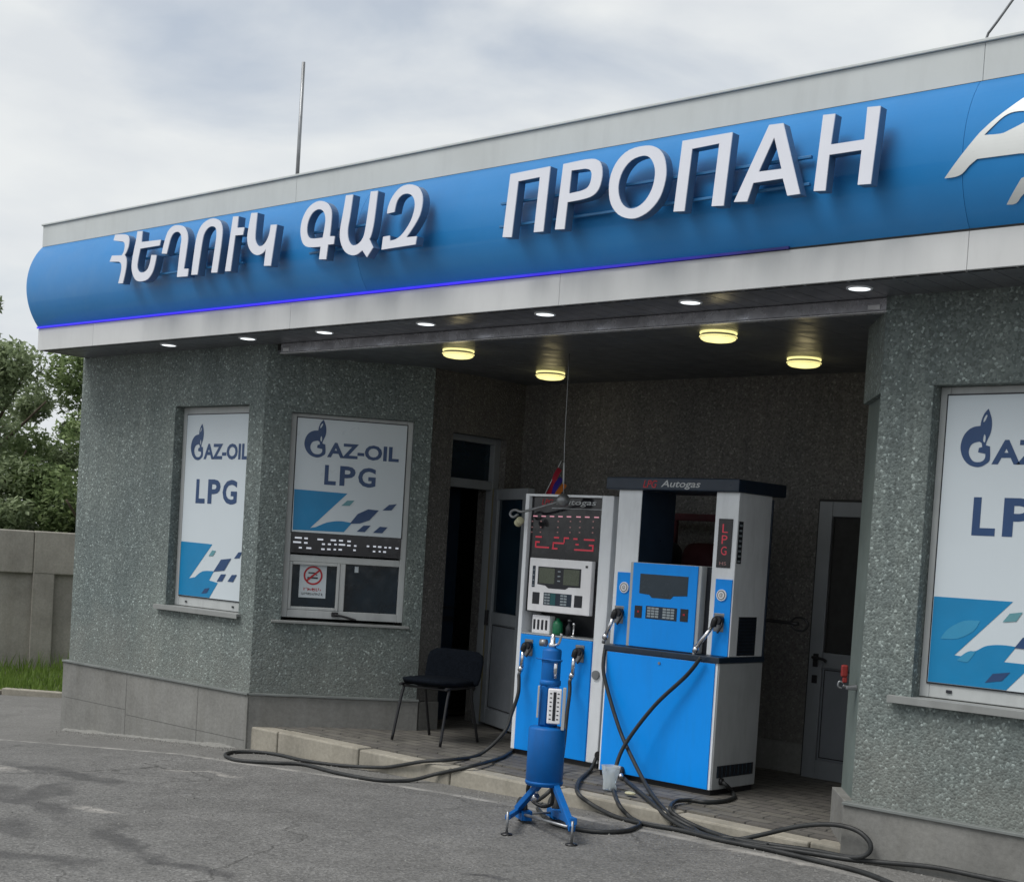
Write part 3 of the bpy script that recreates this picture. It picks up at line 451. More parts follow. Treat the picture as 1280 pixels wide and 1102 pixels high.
ART={'logo':[[(0.2759,2.2387),(0.2782,2.2203),(0.2811,2.1947),(0.281,2.1739),(0.2762,2.163),(0.2684,2.1568),(0.2597,2.1516),(0.2504,2.146),(0.2402,2.1413),(0.2298,2.138),(0.2199,2.1361),(0.2098,2.1355),(0.1988,2.1363),(0.1859,2.1384),(0.172,2.1419),(0.1587,2.1471),(0.1466,2.1542),(0.1352,2.163),(0.1251,2.1731),(0.1165,2.1847),(0.1093,2.1976),(0.1039,2.2105),(0.1005,2.2228),(0.099,2.2352),(0.0994,2.248),(0.1018,2.2618),(0.1062,2.2761),(0.112,2.2891),(0.1191,2.3003),(0.1277,2.3103),(0.1373,2.3188),(0.1478,2.3258),(0.1593,2.3314),(0.1713,2.3356),(0.1852,2.3383),(0.1997,2.3396),(0.2099,2.3404),(0.2105,2.347),(0.2114,2.3565),(0.2133,2.3663),(0.2165,2.3763),(0.2205,2.3866),(0.2249,2.3957),(0.2295,2.4029),(0.2343,2.4089),(0.2389,2.414),(0.2436,2.4185),(0.2481,2.4223),(0.2512,2.4248),(0.2542,2.4193),(0.2586,2.4113),(0.2629,2.4025),(0.2671,2.3934),(0.2712,2.3835),(0.2745,2.3729),(0.2766,2.361),(0.2779,2.3483),(0.2782,2.336),(0.2774,2.3244),(0.2756,2.3132),(0.2731,2.3029),(0.2696,2.2935),(0.2653,2.2849),(0.2613,2.2772),(0.2579,2.2698),(0.2549,2.2632),(0.2528,2.2587),(0.2508,2.244)],[(0.2252,2.2551),(0.2106,2.2626),(0.2015,2.261),(0.1888,2.2585),(0.1776,2.2552),(0.17,2.2513),(0.1641,2.2465),(0.1592,2.2404),(0.1551,2.2325),(0.1522,2.2234),(0.1511,2.2143),(0.1521,2.2054),(0.1551,2.1966),(0.1594,2.1882),(0.1653,2.1799),(0.1727,2.172),(0.1808,2.1659),(0.1896,2.1624),(0.1992,2.1607),(0.2086,2.1601),(0.218,2.1605),(0.2274,2.162),(0.2354,2.1647),(0.2421,2.1692),(0.2475,2.1749),(0.2512,2.1811),(0.2523,2.1885),(0.2517,2.1963),(0.2511,2.2018),(0.2071,2.2091),(0.2107,2.2314),(0.2298,2.2358)],[(0.2387,2.2994),(0.2428,2.2941),(0.2461,2.2846),(0.2462,2.2728),(0.2447,2.2624),(0.2422,2.2585),(0.2388,2.2588),(0.2348,2.2629),(0.2318,2.2699),(0.2318,2.2791),(0.2334,2.2884),(0.2357,2.296)],[(0.2419,2.3955),(0.2461,2.3942),(0.2472,2.388),(0.2428,2.377),(0.2365,2.366),(0.2307,2.3598),(0.2263,2.3587),(0.2256,2.3664),(0.2279,2.3772),(0.2347,2.388)]],'W3blue':[[(0.0407,1.4925),(0.4523,1.4936),(0.1767,1.2108),(0.2108,1.2095),(0.2197,1.2169),(0.2325,1.2272),(0.2458,1.2354),(0.2585,1.2383),(0.2717,1.2392),(0.2854,1.2423),(0.2996,1.2502),(0.3143,1.2603),(0.3298,1.2687),(0.3465,1.2738),(0.364,1.2773),(0.3816,1.2798),(0.3989,1.2815),(0.4162,1.2824),(0.4334,1.2826),(0.4527,1.282),(0.4719,1.2807),(0.4853,1.2798),(0.4301,1.2022),(0.5298,1.2014),(0.5738,1.2058),(0.4508,1.0623),(0.0264,1.0573)]],'W3leaf':[[(0.0987,1.2866),(0.1068,1.3003),(0.119,1.3198),(0.1358,1.3385),(0.1587,1.3555),(0.186,1.3717),(0.2138,1.3836),(0.2443,1.3888),(0.2753,1.3899),(0.297,1.3902),(0.2903,1.3758),(0.2799,1.3554),(0.2646,1.3364),(0.2425,1.3203),(0.2154,1.3054),(0.1871,1.2944),(0.1552,1.2889),(0.1221,1.2874)],[(0.1921,1.1884),(0.2066,1.2022),(0.227,1.2212),(0.2458,1.2354),(0.2616,1.2399),(0.2759,1.2397),(0.2857,1.2391),(0.2793,1.2287),(0.2703,1.214),(0.2619,1.2016),(0.2565,1.1933),(0.2516,1.1873),(0.2432,1.1837),(0.2267,1.1838),(0.2066,1.1863)]],'W3navy':[[(0.3437,1.0936),(0.3795,1.1401),(0.4661,1.1554),(0.4276,1.1103)],[(0.4761,1.2739),(0.5136,1.3262),(0.5808,1.3569),(0.6435,1.356),(0.5982,1.2963),(0.5496,1.2732)]],'W3teal':[[(0.4085,1.3927),(0.4407,1.4362),(0.504,1.4473),(0.4757,1.4013)]],'Ablue':[[(0.2464,1.9402),(0.6455,1.9328),(0.3822,1.6592),(0.4248,1.6689),(0.4443,1.6792),(0.4723,1.6937),(0.5005,1.7059),(0.527,1.7134),(0.5536,1.7186),(0.5775,1.7221),(0.5964,1.7238),(0.6125,1.7238),(0.6296,1.7229),(0.6516,1.7207),(0.6747,1.7177),(0.6909,1.7155),(0.6341,1.6438),(0.2544,1.6381)]],'Anavy':[[(0.6739,1.7083),(0.7305,1.7861),(0.8068,1.826),(0.8875,1.8226),(0.8202,1.7439),(0.7519,1.7159)],[(0.9138,1.8243),(0.9621,1.8695),(1.0205,1.8795),(0.9821,1.8288)],[(0.7293,1.6533),(0.7789,1.7019),(0.833,1.7053),(0.7905,1.6537)],[(0.8518,1.6523),(0.9016,1.701),(0.9605,1.7003),(0.922,1.6532)]],'Ateal':[[(0.6039,1.8387),(0.6467,1.8807),(0.7004,1.8843),(0.6662,1.8428)]],'Bblue':[[(0.0522,1.4953),(0.4731,1.488),(0.1938,1.2101),(0.2703,1.2232),(0.2931,1.2382),(0.3265,1.2589),(0.3654,1.2747),(0.4157,1.2809),(0.4713,1.2824),(0.5106,1.2829),(0.4557,1.2089),(0.5682,1.1956),(0.4687,1.0611),(0.0522,1.0632)]],'Bnavy':[[(0.5054,1.2793),(0.5937,1.3763),(0.7208,1.3911),(0.642,1.2954)],[(0.7558,1.3929),(0.8053,1.4416),(0.8503,1.4471),(0.8224,1.3996)],[(0.5534,1.2064),(0.6035,1.2648),(0.6663,1.2684),(0.622,1.2107)],[(0.69,1.2148),(0.7397,1.2677),(0.8014,1.2713),(0.7579,1.214)],[(0.3665,1.1016),(0.4054,1.1415),(0.4664,1.1505),(0.4364,1.1096)]],'Bteal':[[(0.4336,1.3968),(0.4771,1.4428),(0.5246,1.4399),(0.4893,1.3996)]],'signA':[[(-3.0479,3.3796),(-2.891,3.5584),(-2.8747,3.5731),(-2.851,3.5943),(-2.8235,3.617),(-2.7886,3.6428),(-2.7502,3.67),(-2.7231,3.6891),(-2.6996,3.7016),(-2.6663,3.7189),(-2.6343,3.7334),(-2.6066,3.7471),(-2.5802,3.7582),(-2.5565,3.7537),(-2.5358,3.7279),(-2.5177,3.6868),(-2.5024,3.6347),(-2.4901,3.5612),(-2.4805,3.4766),(-2.4742,3.4164),(-2.7007,3.4411),(-2.8939,3.4428),(-2.9029,3.4371),(-2.9158,3.4288),(-2.9286,3.4197),(-2.94,3.4094),(-2.9514,3.3983),(-2.963,3.3894),(-2.9745,3.3842),(-2.9862,3.3812),(-2.9993,3.3794),(-3.0164,3.3787),(-3.0348,3.3791)],[(-2.8687,3.5437),(-2.8596,3.5526),(-2.8465,3.5653),(-2.8324,3.5785),(-2.8183,3.5921),(-2.8032,3.6062),(-2.7879,3.6173),(-2.7736,3.6243),(-2.7591,3.6284),(-2.7418,3.6301),(-2.7184,3.6291),(-2.6923,3.6256),(-2.6714,3.621),(-2.6573,3.6156),(-2.6482,3.609),(-2.6468,3.6016),(-2.6557,3.5931),(-2.6723,3.5837),(-2.6908,3.5746),(-2.711,3.5657),(-2.7333,3.5571),(-2.7531,3.5499),(-2.767,3.5446),(-2.7784,3.5408),(-2.7936,3.5387),(-2.8187,3.5394),(-2.8478,3.5418)],[(-2.7732,3.2435),(-2.6955,3.3391),(-2.6733,3.3464),(-2.6411,3.3561),(-2.605,3.3615),(-2.5611,3.36),(-2.5135,3.3544),(-2.4797,3.3456),(-2.4642,3.3314),(-2.462,3.3141),(-2.4762,3.3011),(-2.5165,3.2972),(-2.5738,3.2978),(-2.6228,3.2966),(-2.6524,3.2916),(-2.6731,3.2847),(-2.6906,3.2766),(-2.7054,3.2655),(-2.7169,3.2531),(-2.729,3.2443),(-2.7449,3.2416),(-2.7615,3.2426)]]}
HOSES={
'h1':[(-6.578,7.443,0.737),(-6.535,7.4,0.62),(-6.546,7.36,0.483),(-6.554,7.3,0.348),(-6.649,7.176,0.194),(-6.556,6.808,0.194),(-6.676,6.67,0.175),(-6.899,6.67,0.116),(-7.091,6.67,0.074),(-7.431,6.613,0.042),(-7.743,6.554,0.034),(-8.009,6.593,0.027),(-8.216,6.577,0.022),(-8.335,6.453,0.019),(-8.308,6.32,0.02),(-8.174,6.212,0.023),(-7.962,6.169,0.029),(-7.744,6.308,0.034),(-7.586,6.424,0.038),(-7.182,6.36,0.048),(-6.802,6.369,0.058),(-6.667,6.525,0.061),(-6.559,6.67,0.109),(-6.304,6.734,0.194),(-6.461,7.171,0.194),(-6.656,7.508,0.194)],
'h2':[(-6.123,7.443,0.737),(-6.082,7.4,0.672),(-6.059,7.36,0.543),(-6.017,7.3,0.392),(-5.944,7.2,0.277),(-5.858,7.082,0.194),(-5.572,6.67,0.17),(-5.656,6.628,0.087),(-5.761,6.67,0.116),(-5.741,6.67,0.193),(-5.973,7.058,0.194)],
'h3':[(-4.969,7.27,1.015),(-5.058,7.26,0.895),(-5.253,7.22,0.689),(-5.407,7.16,0.441),(-5.43,7.1,0.287),(-5.37,7.006,0.194),(-5.063,6.67,0.161),(-4.966,6.656,0.104),(-4.783,6.512,0.109),(-4.698,6.29,0.111),(-4.744,6.138,0.11),(-4.867,6.084,0.107),(-5.103,6.127,0.101),(-5.454,6.41,0.092)],
'h4':[(-5.751,7.33,1.017),(-5.72,7.28,0.886),(-5.678,7.27,0.77),(-5.554,7.24,0.559),(-5.436,7.2,0.42),(-5.178,7.05,0.257),(-4.918,6.835,0.194),(-4.672,6.67,0.15),(-4.513,6.645,0.116),(-4.37,6.537,0.12),(-4.13,6.484,0.126),(-3.831,6.551,0.133),(-3.553,6.592,0.139),(-3.374,6.63,0.149),(-3.098,6.63,0.178),(-2.833,6.63,0.18),(-2.601,6.63,0.181)],
'h5':[(-5.546,7.3,0.24),(-5.512,7.301,0.194),(-5.312,7.119,0.194),(-4.94,6.795,0.194),(-4.713,6.67,0.143),(-4.517,6.597,0.116),(-4.242,6.5,0.123),(-4.176,6.594,0.124),(-4.017,6.61,0.182),(-3.823,6.6,0.255),(-3.639,6.6,0.296),(-3.502,6.6,0.291),(-3.423,6.6,0.244),(-3.427,6.6,0.187),(-3.514,6.6,0.15),(-3.736,6.63,0.138),(-3.981,6.6,0.129),(-4.283,6.561,0.122)],
'h6':[(-5.864,7.45,0.261),(-5.828,7.354,0.194),(-5.591,6.95,0.194),(-5.372,6.67,0.178),(-5.257,6.67,0.125),(-5.012,6.587,0.103),(-4.77,6.531,0.109),(-4.528,6.537,0.116),(-4.228,6.48,0.123),(-3.895,6.461,0.132),(-3.563,6.408,0.139),(-3.316,6.36,0.142),(-3.081,6.231,0.144)],
'h7':[(-4.87,7.424,0.263),(-4.83,7.432,0.244),(-4.848,7.526,0.194),(-4.724,7.357,0.194),(-4.685,7.178,0.194),(-4.72,7.051,0.194),(-4.805,7.022,0.194),(-4.823,6.903,0.194),(-4.714,6.695,0.194),(-4.66,6.67,0.165),(-4.515,6.67,0.126),(-4.243,6.578,0.123),(-3.982,6.561,0.129)],
}
# ------------------------------------------------------------ ground
def ground():
    mb = MB(); i = mb.mi(ASPH)
    xs = [-300, -120, -60, -30, -20, -16]+[-15.5+.5*k for k in range(32)]+[1, 4, 10, 30, 100, 300]
    ys = [-300, -100, -40, -15, -5, 0, 2, 4, 6, 8, 10, 14, 20, 30, 60, 150, 400]
    g = [[mb.bm.verts.new((x, y, zg(x))) for y in ys] for x in xs]
    for a in range(len(xs)-1):
        for b_ in range(len(ys)-1):
            f = mb.bm.faces.new((g[a][b_], g[a+1][b_], g[a+1][b_+1], g[a][b_+1])); f.material_index = i; f.smooth = True
    return mb.build('ground')
struct(ground())
mb = MB(); mb.box(-8.50, -3.66, 6.83, 7.02, .06, .172, PAVE); mb.box(-8.30, -3.80, 7.02, 8.80, .06, .18, PAVE)
# paving follows the splayed bays: filled by wide slab, walls stand on it
struct(mb.build('pavement'))
mb = MB(); x = -8.53; k = 0
while x < -3.62:
    L = .32 if k == 0 else .88
    x1 = min(x+L, -3.60); mb.box(x, x1-.012, 6.69, 6.828, -.1, .165+.004*math.sin(k*2.3), KERB, .012); x = x1; k += 1
struct(mb.build('kerb'))
# thin rubble skirt of old cement along the foot of the wall on the left
mb = MB(); i = mb.mi(CONC); rs = random.Random(5); g = []; wd = .03
for k in range(71):
    x = -11.02+k*.035; z = zg(x); wd = min(.10, max(.008, wd+rs.uniform(-.022, .022)))*(1 if k < 62 else (70.2-k)/8.2); h = (.006+wd*.16)*(1 if k < 62 else (70-k)/8-.2*(k == 70))
    g.append([mb.bm.verts.new(p) for p in ((x, 6.66, z+h+.006), (x+rs.uniform(-.01, .01), 6.655-wd*.5, z+h), (x+rs.uniform(-.01, .01), 6.655-wd, z-.004))])
for p, q in zip(g, g[1:]):
    for k in (0, 1):
        f = mb.bm.faces.new((p[k], p[k+1], q[k+1], q[k])); f.material_index = i; f.smooth = True
struct(mb.build('cement_skirt'))
# verge kerb and grass at the far left
kd = V((.56, .40, 0)).normalized(); kb = V((-14.15, 7.77, 0)); kn = V((-kd.y, kd.x, 0))
mb = MB(); fr = (kb, kd, -kn)
for k in range(-9, 12):
    p = kb+kd*(k+.5); z = zg(p.x); fbox(mb, (kb+Z3*z, kd, -kn), k+.006, k+.994, -.10, .0, -.1, .06, KERB, .01)
struct(mb.build('verge_kerb'))

# ------------------------------------------------------------ building
B = thing('filling_station_building', 'low grey pebble-dash gas station building with a rounded blue roof fascia and recessed porch', 'building', (-7, 6.7, 0))
ZC = 2.985
AA = R(53.234)
FL = frame((-11.05, 6.683, 0), 0.0); FA = frame((-8.56, 6.683, 0), AA); FRT = frame((-3.585, 6.683, 0), 0.0)
fR0 = V((-3.93, 7.14, 0)); uR = (V((-3.585, 6.683, 0))-fR0); LR = uR.length; uR.normalize(); nR = V((uR.y, -uR.x, 0)); FR = (fR0, uR, nR)
ENDA = V((-8.56, 6.683, 0))+FA[1]*1.25
FB = (V((-7.82, 7.684, 0)), Y.copy(), X.copy())
FBK = frame((-7.82, 8.72, 0), 0.0)
FRS = (V((-3.895, 8.72, 0)), -Y, -X)
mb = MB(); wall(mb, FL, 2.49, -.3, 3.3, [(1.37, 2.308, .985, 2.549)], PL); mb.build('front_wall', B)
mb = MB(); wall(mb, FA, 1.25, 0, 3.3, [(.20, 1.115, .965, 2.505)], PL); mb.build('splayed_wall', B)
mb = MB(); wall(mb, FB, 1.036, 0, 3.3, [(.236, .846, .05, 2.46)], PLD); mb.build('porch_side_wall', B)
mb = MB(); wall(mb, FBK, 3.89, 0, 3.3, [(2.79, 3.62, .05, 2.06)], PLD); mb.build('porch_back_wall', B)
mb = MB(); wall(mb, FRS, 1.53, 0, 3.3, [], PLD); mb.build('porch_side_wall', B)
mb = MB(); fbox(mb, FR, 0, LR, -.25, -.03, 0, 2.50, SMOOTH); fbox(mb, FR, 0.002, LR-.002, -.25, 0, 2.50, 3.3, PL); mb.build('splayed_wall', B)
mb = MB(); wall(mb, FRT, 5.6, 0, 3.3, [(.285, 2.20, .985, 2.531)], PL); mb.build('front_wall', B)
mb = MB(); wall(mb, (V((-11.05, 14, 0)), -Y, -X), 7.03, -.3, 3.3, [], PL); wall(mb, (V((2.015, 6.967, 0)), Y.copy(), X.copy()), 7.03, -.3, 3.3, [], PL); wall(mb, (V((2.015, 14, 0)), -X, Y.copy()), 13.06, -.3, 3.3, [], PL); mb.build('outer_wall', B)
# plinth + metal drip edge
def plinth(fr, u0, u1, z0=-.35, proud=.03, drip=True, m_=CONC, zt=.398):
    mb = MB(); fbox(mb, fr, u0, u1, -.05, proud, z0, zt, m_, .004); mb.build('plinth', B)
    if drip:
        mb = MB(); fbox(mb, fr, u0-.003, u1+.003, -.02, proud+.014, zt+.001, zt+.016, WHITEG if False else FRAMEG, .002); mb.build('drip_edge', B)
FRAMEG = M_simple('zinc_drip', (.18, .195, .19), .5, .2, .15)
plinth(FL, -.04, 2.515); plinth(FA, .0, 1.262); plinth(FB, 0.02, .22, 0, drip=False, zt=.39)
plinth(FBK, 0, 2.78, 0, drip=False, zt=.385, proud=.02); plinth(FR, .0, LR-.01, 0, proud=.02, drip=False, zt=.40); plinth(FRT, -.028, 5.6)
# joints of the plinth cladding as shallow grooves
mb = MB()
for u in (.93, 1.9): fbox(mb, FL, u, u+.003, .028, .0315, -.2, .39, GROOVE)
fbox(mb, FL, .0, .93, .028, .0312, .10, .103, GROOVE); fbox(mb, FL, .94, 2.50, .028, .0312, .06, .063, GROOVE)
mb.build('plinth_joint', B)

# roof + fascia
mb = MB(); mb.box(-11.0, 2.0, 6.32, 13.9, 3.05, 3.93, GAP); mb.build('roof', B)
XS0, XS1, YF = -11.03, 2.2, 6.24
def panels(seams, z0, z1, m_, name):
    mb = MB(); s_ = [XS0]+seams+[XS1]
    for a, b_ in zip(s_, s_[1:]): mb.box(a+.001, b_-.001, YF, YF+.05, z0, z1, m_, .0015)
    mb.box(XS0+.01, XS1-.01, YF+.004, YF+.06, z0+.005, z1-.005, SEAM); mb.box(XS0, XS0+.05, YF+.051, 13.9, z0, z1, m_); mb.build(name, B)
panels([-10.2, -7.77, -5.39, -2.965, -.6], ZC, 3.162, BAND, 'fascia_band')
panels([-7.78, -2.955], 3.80, 4.0, METALW, 'parapet')
mb = MB(); mb.box(XS0-.01, XS1, YF-.012, YF+.10, 4.001, 4.016, METALW, .003); mb.build('parapet_cap', B)
# bulged sign panel
ZB0, ZB1, SG = 3.17, 3.828, .125
RC = ((ZB1-ZB0)**2/4+SG**2)/(2*SG); ZMID = (ZB0+ZB1)/2
def ybul(z): return YF+.0-(math.sqrt(max(0, RC*RC-(z-ZMID)**2))-(RC-SG))
mb = MB(); i = mb.mi(BLUEP); secs = [XS0, -7.0, -2.965, XS1]; nz = 28
for a, b_ in zip(secs, secs[1:]):
    g = [[mb.bm.verts.new((x, ybul(ZB0+(ZB1-ZB0)*k/nz), ZB0+(ZB1-ZB0)*k/nz)) for k in range(nz+1)] for x in (a+.001, b_-.001)]
    for k in range(nz):
        f = mb.bm.faces.new((g[0][k], g[1][k], g[1][k+1], g[0][k+1])); f.material_index = i; f.smooth = True
    for gg in g: 
        f = mb.bm.faces.new(gg+[mb.bm.verts.new((gg[0].co.x, YF+.02, ZB1)), mb.bm.verts.new((gg[0].co.x, YF+.02, ZB0))]); f.material_index = i
mb.box(XS0+.01, XS1-.01, YF-.0005, YF+.03, 3.16, 3.83, GAP); mb.build('bulged_sign_panel', B)
mb = MB(); mb.box(XS0-.004, -3.9, YF-.014, YF-.002, 3.163, 3.176, STRIP); mb.build('blue_light_strip', B)
# emblem film on the bulge
def wrap(loops, m_, name, up=.004):
    mb = MB(); mb.poly(loops, (V((0, 0, 0)), X, -Y), m_)
    for k in range(1, 40):
        z = ZB0+(ZB1-ZB0)*k/40
        bmesh.ops.bisect_plane(mb.bm, geom=mb.bm.verts[:]+mb.bm.edges[:]+mb.bm.faces[:], plane_co=(0, 0, z), plane_no=(0, 0, 1))
    for v in mb.bm.verts: v.co.y = ybul(min(max(v.co.z, ZB0), ZB1))-up
    return mb.build(name, B)
wrap([ART['signA'][0], ART['signA'][1]], LOGOW, 'sign_emblem'); wrap([ART['signA'][2]], LOGOW, 'sign_emblem')
# letters on rails
FLT = (V((0, 0, 0)), X, -Y)
for k, L in enumerate(LETTERS):
    mb = MB(); mb.poly(L, FLT, SIGNW, off=-6.02, depth=.006, mside=SIGNW)
    mb.poly(L, FLT, RETURN, off=-6.0265, depth=.055, mside=RETURN); mb.build('sign_letter', B)
for a, b_ in ((-9.3, -8.12), (-7.42, -6.85), (-5.74, -3.72)):
    for z in (3.55, 3.42):
        mb = MB(); mb.box(a, b_, 6.083, 6.103, z, z+.014, RAIL, .002); mb.build('sign_rail', B)

# soffit, channel, porch ceiling
mb = MB(); n = 110
for k in range(n):
    x0 = -11.02+k*.12; mb.box(x0, x0+.117, YF+.02, 6.72, ZC, ZC+.02, SOFF, .002)
mb.box(-11.02, 2.1, YF+.02, 6.75, ZC+.018, ZC+.05, GAP); mb.build('soffit', B)
mb = MB(); mb.box(-8.43, -3.59, 6.70, 6.735, 2.917, 2.984, BEAM, .004); mb.box(-8.43, -3.59, 6.692, 6.74, 2.909, 2.916, BEAME, .002)
for xx in (-8.36, -3.66): mb.box(xx-.04, xx+.03, 6.694, 6.70, 2.925, 2.95, BEAME, .002)
mb.build('shiny_channel', B)
mb = MB(); i = mb.mi(CEIL)
for k in range(22): mb.box(-8.55+k*.23, -8.55+k*.23+.228, 6.74, 8.9, 2.915, 2.94, CEIL, .0015)
mb.box(-8.55, -3.5, 6.74, 8.9, 2.941, 3.2, GAP); mb.build('porch_ceiling', B)

# windows ------------------------------------------------------------
def fit(loops, u0, z0, u1, z1):
    allp = [p for l in loops[:1] for p in l]; a0 = min(p[0] for p in allp); a1 = max(p[0] for p in allp); b0 = min(p[1] for p in allp); b1 = max(p[1] for p in allp)
    return [[(u0+(p[0]-a0)/(a1-a0)*(u1-u0), z0+(p[1]-b0)/(b1-b0)*(z1-z0)) for p in l] for l in loops]
def logo(mb, fr, u0, z0, u1, z1, off): mb.poly(fit(ART['logo'], u0, z0, u1, z1), fr, NAVY, off)
def sub(fr, d): return (fr[0]-fr[2]*d, fr[1], fr[2])
def ring(mb, fr, u0, u1, z0, z1, wd, n0, n1, m_, bot=None):
    bw = wd if bot is None else bot
    fbox(mb, fr, u0, u0+wd, n0, n1, z0, z1, m_, .004); fbox(mb, fr, u1-wd, u1, n0, n1, z0, z1, m_, .004)
    fbox(mb, fr, u0+wd, u1-wd, n0, n1-.0015, z1-wd, z1, m_, .004); fbox(mb, fr, u0+wd, u1-wd, n0, n1-.0015, z0, z0+bw, m_, .004)
# window in the left front wall
def empty_part(name, parent, label=None):
    o = bpy.data.objects.new(name, None); col.objects.link(o); o.parent = parent; o.empty_display_size = .1
    if label: o['label'] = label
    return o
SILLM = M_simple('sill_metal', (.24, .25, .245), .5, var=.1, dirt=.3)
def sill(fr, u0, u1, z, parent):
    mb = MB(); fbox(mb, fr, u0-.11, u1+.03, -.12, .036, z-.022, z, SILLM, .004); fbox(mb, fr, u0-.11, u1+.03, .0362, .040, z-.036, z, SILLM, .001); mb.build('sill', parent)
w1 = empty_part('window', B, 'narrow window under a white and blue banner')
ring(m1 := MB(), FL, 1.371, 2.307, .99, 2.548, .055, -.14, -.082, FRAMEW, .075); m1.build('frame', w1); sill(FL, 1.37, 2.308, .986, w1)
mb = MB(); fbox(mb, FL, 1.42, 2.26, -.13, -.12, 1.04, 2.5, GLASS); mb.build('pane', w1)
F1 = sub(frame((-9.68, 6.683, 0), 0.0), .078)
def lpg(mb, fr, u0, z0, u1, z1, off):
    for ch, a, b_ in (('L', 0, .225), ('P', .295, .60), ('G', .655, 1)): mb.text(ch, fr, NAVY, u0+(u1-u0)*a, z0, u0+(u1-u0)*b_, z1, off, .03)
def banner(fr, u0, u1, z0, z1, parent, kind):
    mb = MB(); mb.rect(fr, DARK, u0-.008, z0-.008, u1+.008, z1+.008, 0.001, .004); mb.rect(fr, BANW, u0, z0, u1, z1, .004, .002)
    a, b_, c = .0055, .007, .0085
    if kind == 'A':
        logo(mb, fr, .305, 2.185, .465, 2.468, a); mb.text('AZ-OIL', fr, NAVY, .478, 2.192, 1.015, 2.305, a, .034); lpg(mb, fr, .467, 1.988, .85, 2.135, a)
        for l in ART['Ablue']: mb.poly([[(max(u0+.002, p), max(q, z0+.002)) for p, q in l]], fr, ABLUE, a)
        for l in ART['Anavy']: mb.poly([[(p, max(q, z0+.002)) for p, q in l]], fr, NAVY, b_)
        for l in ART['Ateal']: mb.poly([l], fr, TEAL, b_)
    else:
        if kind == 'W1': logo(mb, fr, .128, 2.135, .290, 2.418, a); mb.text('AZ-OIL', fr, NAVY, .300, 2.142, .862, 2.264, a, .034); lpg(mb, fr, .225, 1.80, .747, 1.988, a)
        else: logo(mb, fr, .128, 2.135, .283, 2.418, a); mb.text('AZ-OIL', fr, NAVY, .292, 2.148, .90, 2.268, a, .034); lpg(mb, fr, .217, 1.803, .74, 1.989, a)
        pre = 'B' if kind == 'W1' else 'W3'
        for l in ART[pre+'blue']: mb.poly([[(max(u0+.002, p), max(q, z0+.002)) for p, q in l]], fr, ABLUE, a)
        for l in ART[pre+'navy']: mb.poly([[(p, max(q, z0+.002)) for p, q in l]], fr, NAVY, b_)
        for l in ART[pre+'teal']: mb.poly([l], fr, TEAL, b_)
        if kind == 'W3':
            for l in ART['W3leaf']: mb.poly([l], fr, APALE, b_)
    return mb.build('banner', parent)
banner(F1, .063, .885, 1.072, 2.488, w1, 'W1')
for u in (.158, .761): mb = MB(); fbox(mb, F1, u-.012, u+.012, -.003, .002, 1.018, 1.032, DARK, .002); mb.build('drain_cap', w1)
# right window
w3 = empty_part('window', B, 'wide window covered by a white and blue banner')
ring(m1 := MB(), FRT, .286, 2.199, .99, 2.530, .052, -.14, -.082, FRAMEW, .075); m1.build('frame', w3); sill(FRT, .285, 2.20, .986, w3)
mb = MB(); fbox(mb, FRT, .33, 2.16, -.13, -.12, 1.04, 2.49, GLASS); mb.build('pane', w3)
F3 = sub(frame((-3.30, 6.683, 0), 0.0), .078)
banner(F3, .046, 1.86, 1.066, 2.486, w3, 'W3')
mb = MB(); fbox(mb, F3, .145, .175, -.003, .002, 1.020, 1.036, DARK, .002); mb.build('drain_cap', w3)
# window in the splayed wall
wA = empty_part('window', B, 'ticket window with banner, light panel and two small panes')
FAi = sub(FA, .05)
m1 = MB(); ring(m1, FAi, .201, 1.114, .985, 2.504, .045, -.07, -.004, FRAMEW, .06)
fbox(m1, FAi, .246, 1.069, -.07, -.006, 1.405, 1.455, FRAMEW, .004); fbox(m1, FAi, .625, .665, -.07, -.007, 1.045, 1.405, FRAMEW, .004)
ring(m1, FAi, .247, .624, 1.046, 1.404, .022, -.055, -.003, FRAMEW); m1.build('frame', wA)
mb = MB(); fbox(mb, FA, .13, 1.16, -.05, .034, .945, .965, SILLM, .004); mb.build('sill', wA)
mb = MB(); fbox(mb, FAi, .26, .63, -.06, -.05, 1.05, 1.40, GLASS); mb.build('pane', wA)
mb = MB(); fbox(mb, FAi, .66, 1.07, -.06, -.05, 1.04, 1.41, GLASS); mb.build('pane', wA)
banner(FAi, .248, 1.066, 1.625, 2.470, wA, 'A')
mb = MB(); mb.rect(FAi, DISP, .248, 1.468, 1.066, 1.623, .003, .02)
rows = [(35,105,60),(130,165,68),(262,320,80),(395,450,90),(480,520,95),(565,600,103),(20,100,103),(130,165,113),(310,340,128),(370,400,130),(435,460,133),(480,545,135),(565,600,145),(635,660,150),(765,790,155),(830,860,158),(880,915,163),(945,970,170),(990,1015,172),(1060,1090,180),(80,110,160),(155,205,165),(305,340,178),(365,400,180),(430,455,183),(480,515,185),(630,655,193),(830,855,208),(890,910,210),(935,965,214)]
for a, b_, y_ in rows:
    u0 = .248+.818*a/1110; u1 = .248+.818*b_/1110; zz = 1.615-.150*(y_-12-.072*a)/200
    zz = max(1.478, min(1.610, zz)); mb.rect(FAi, WLED, u0, zz-.006, u1, zz+.006, .006)
mb.build('light_panel', wA)
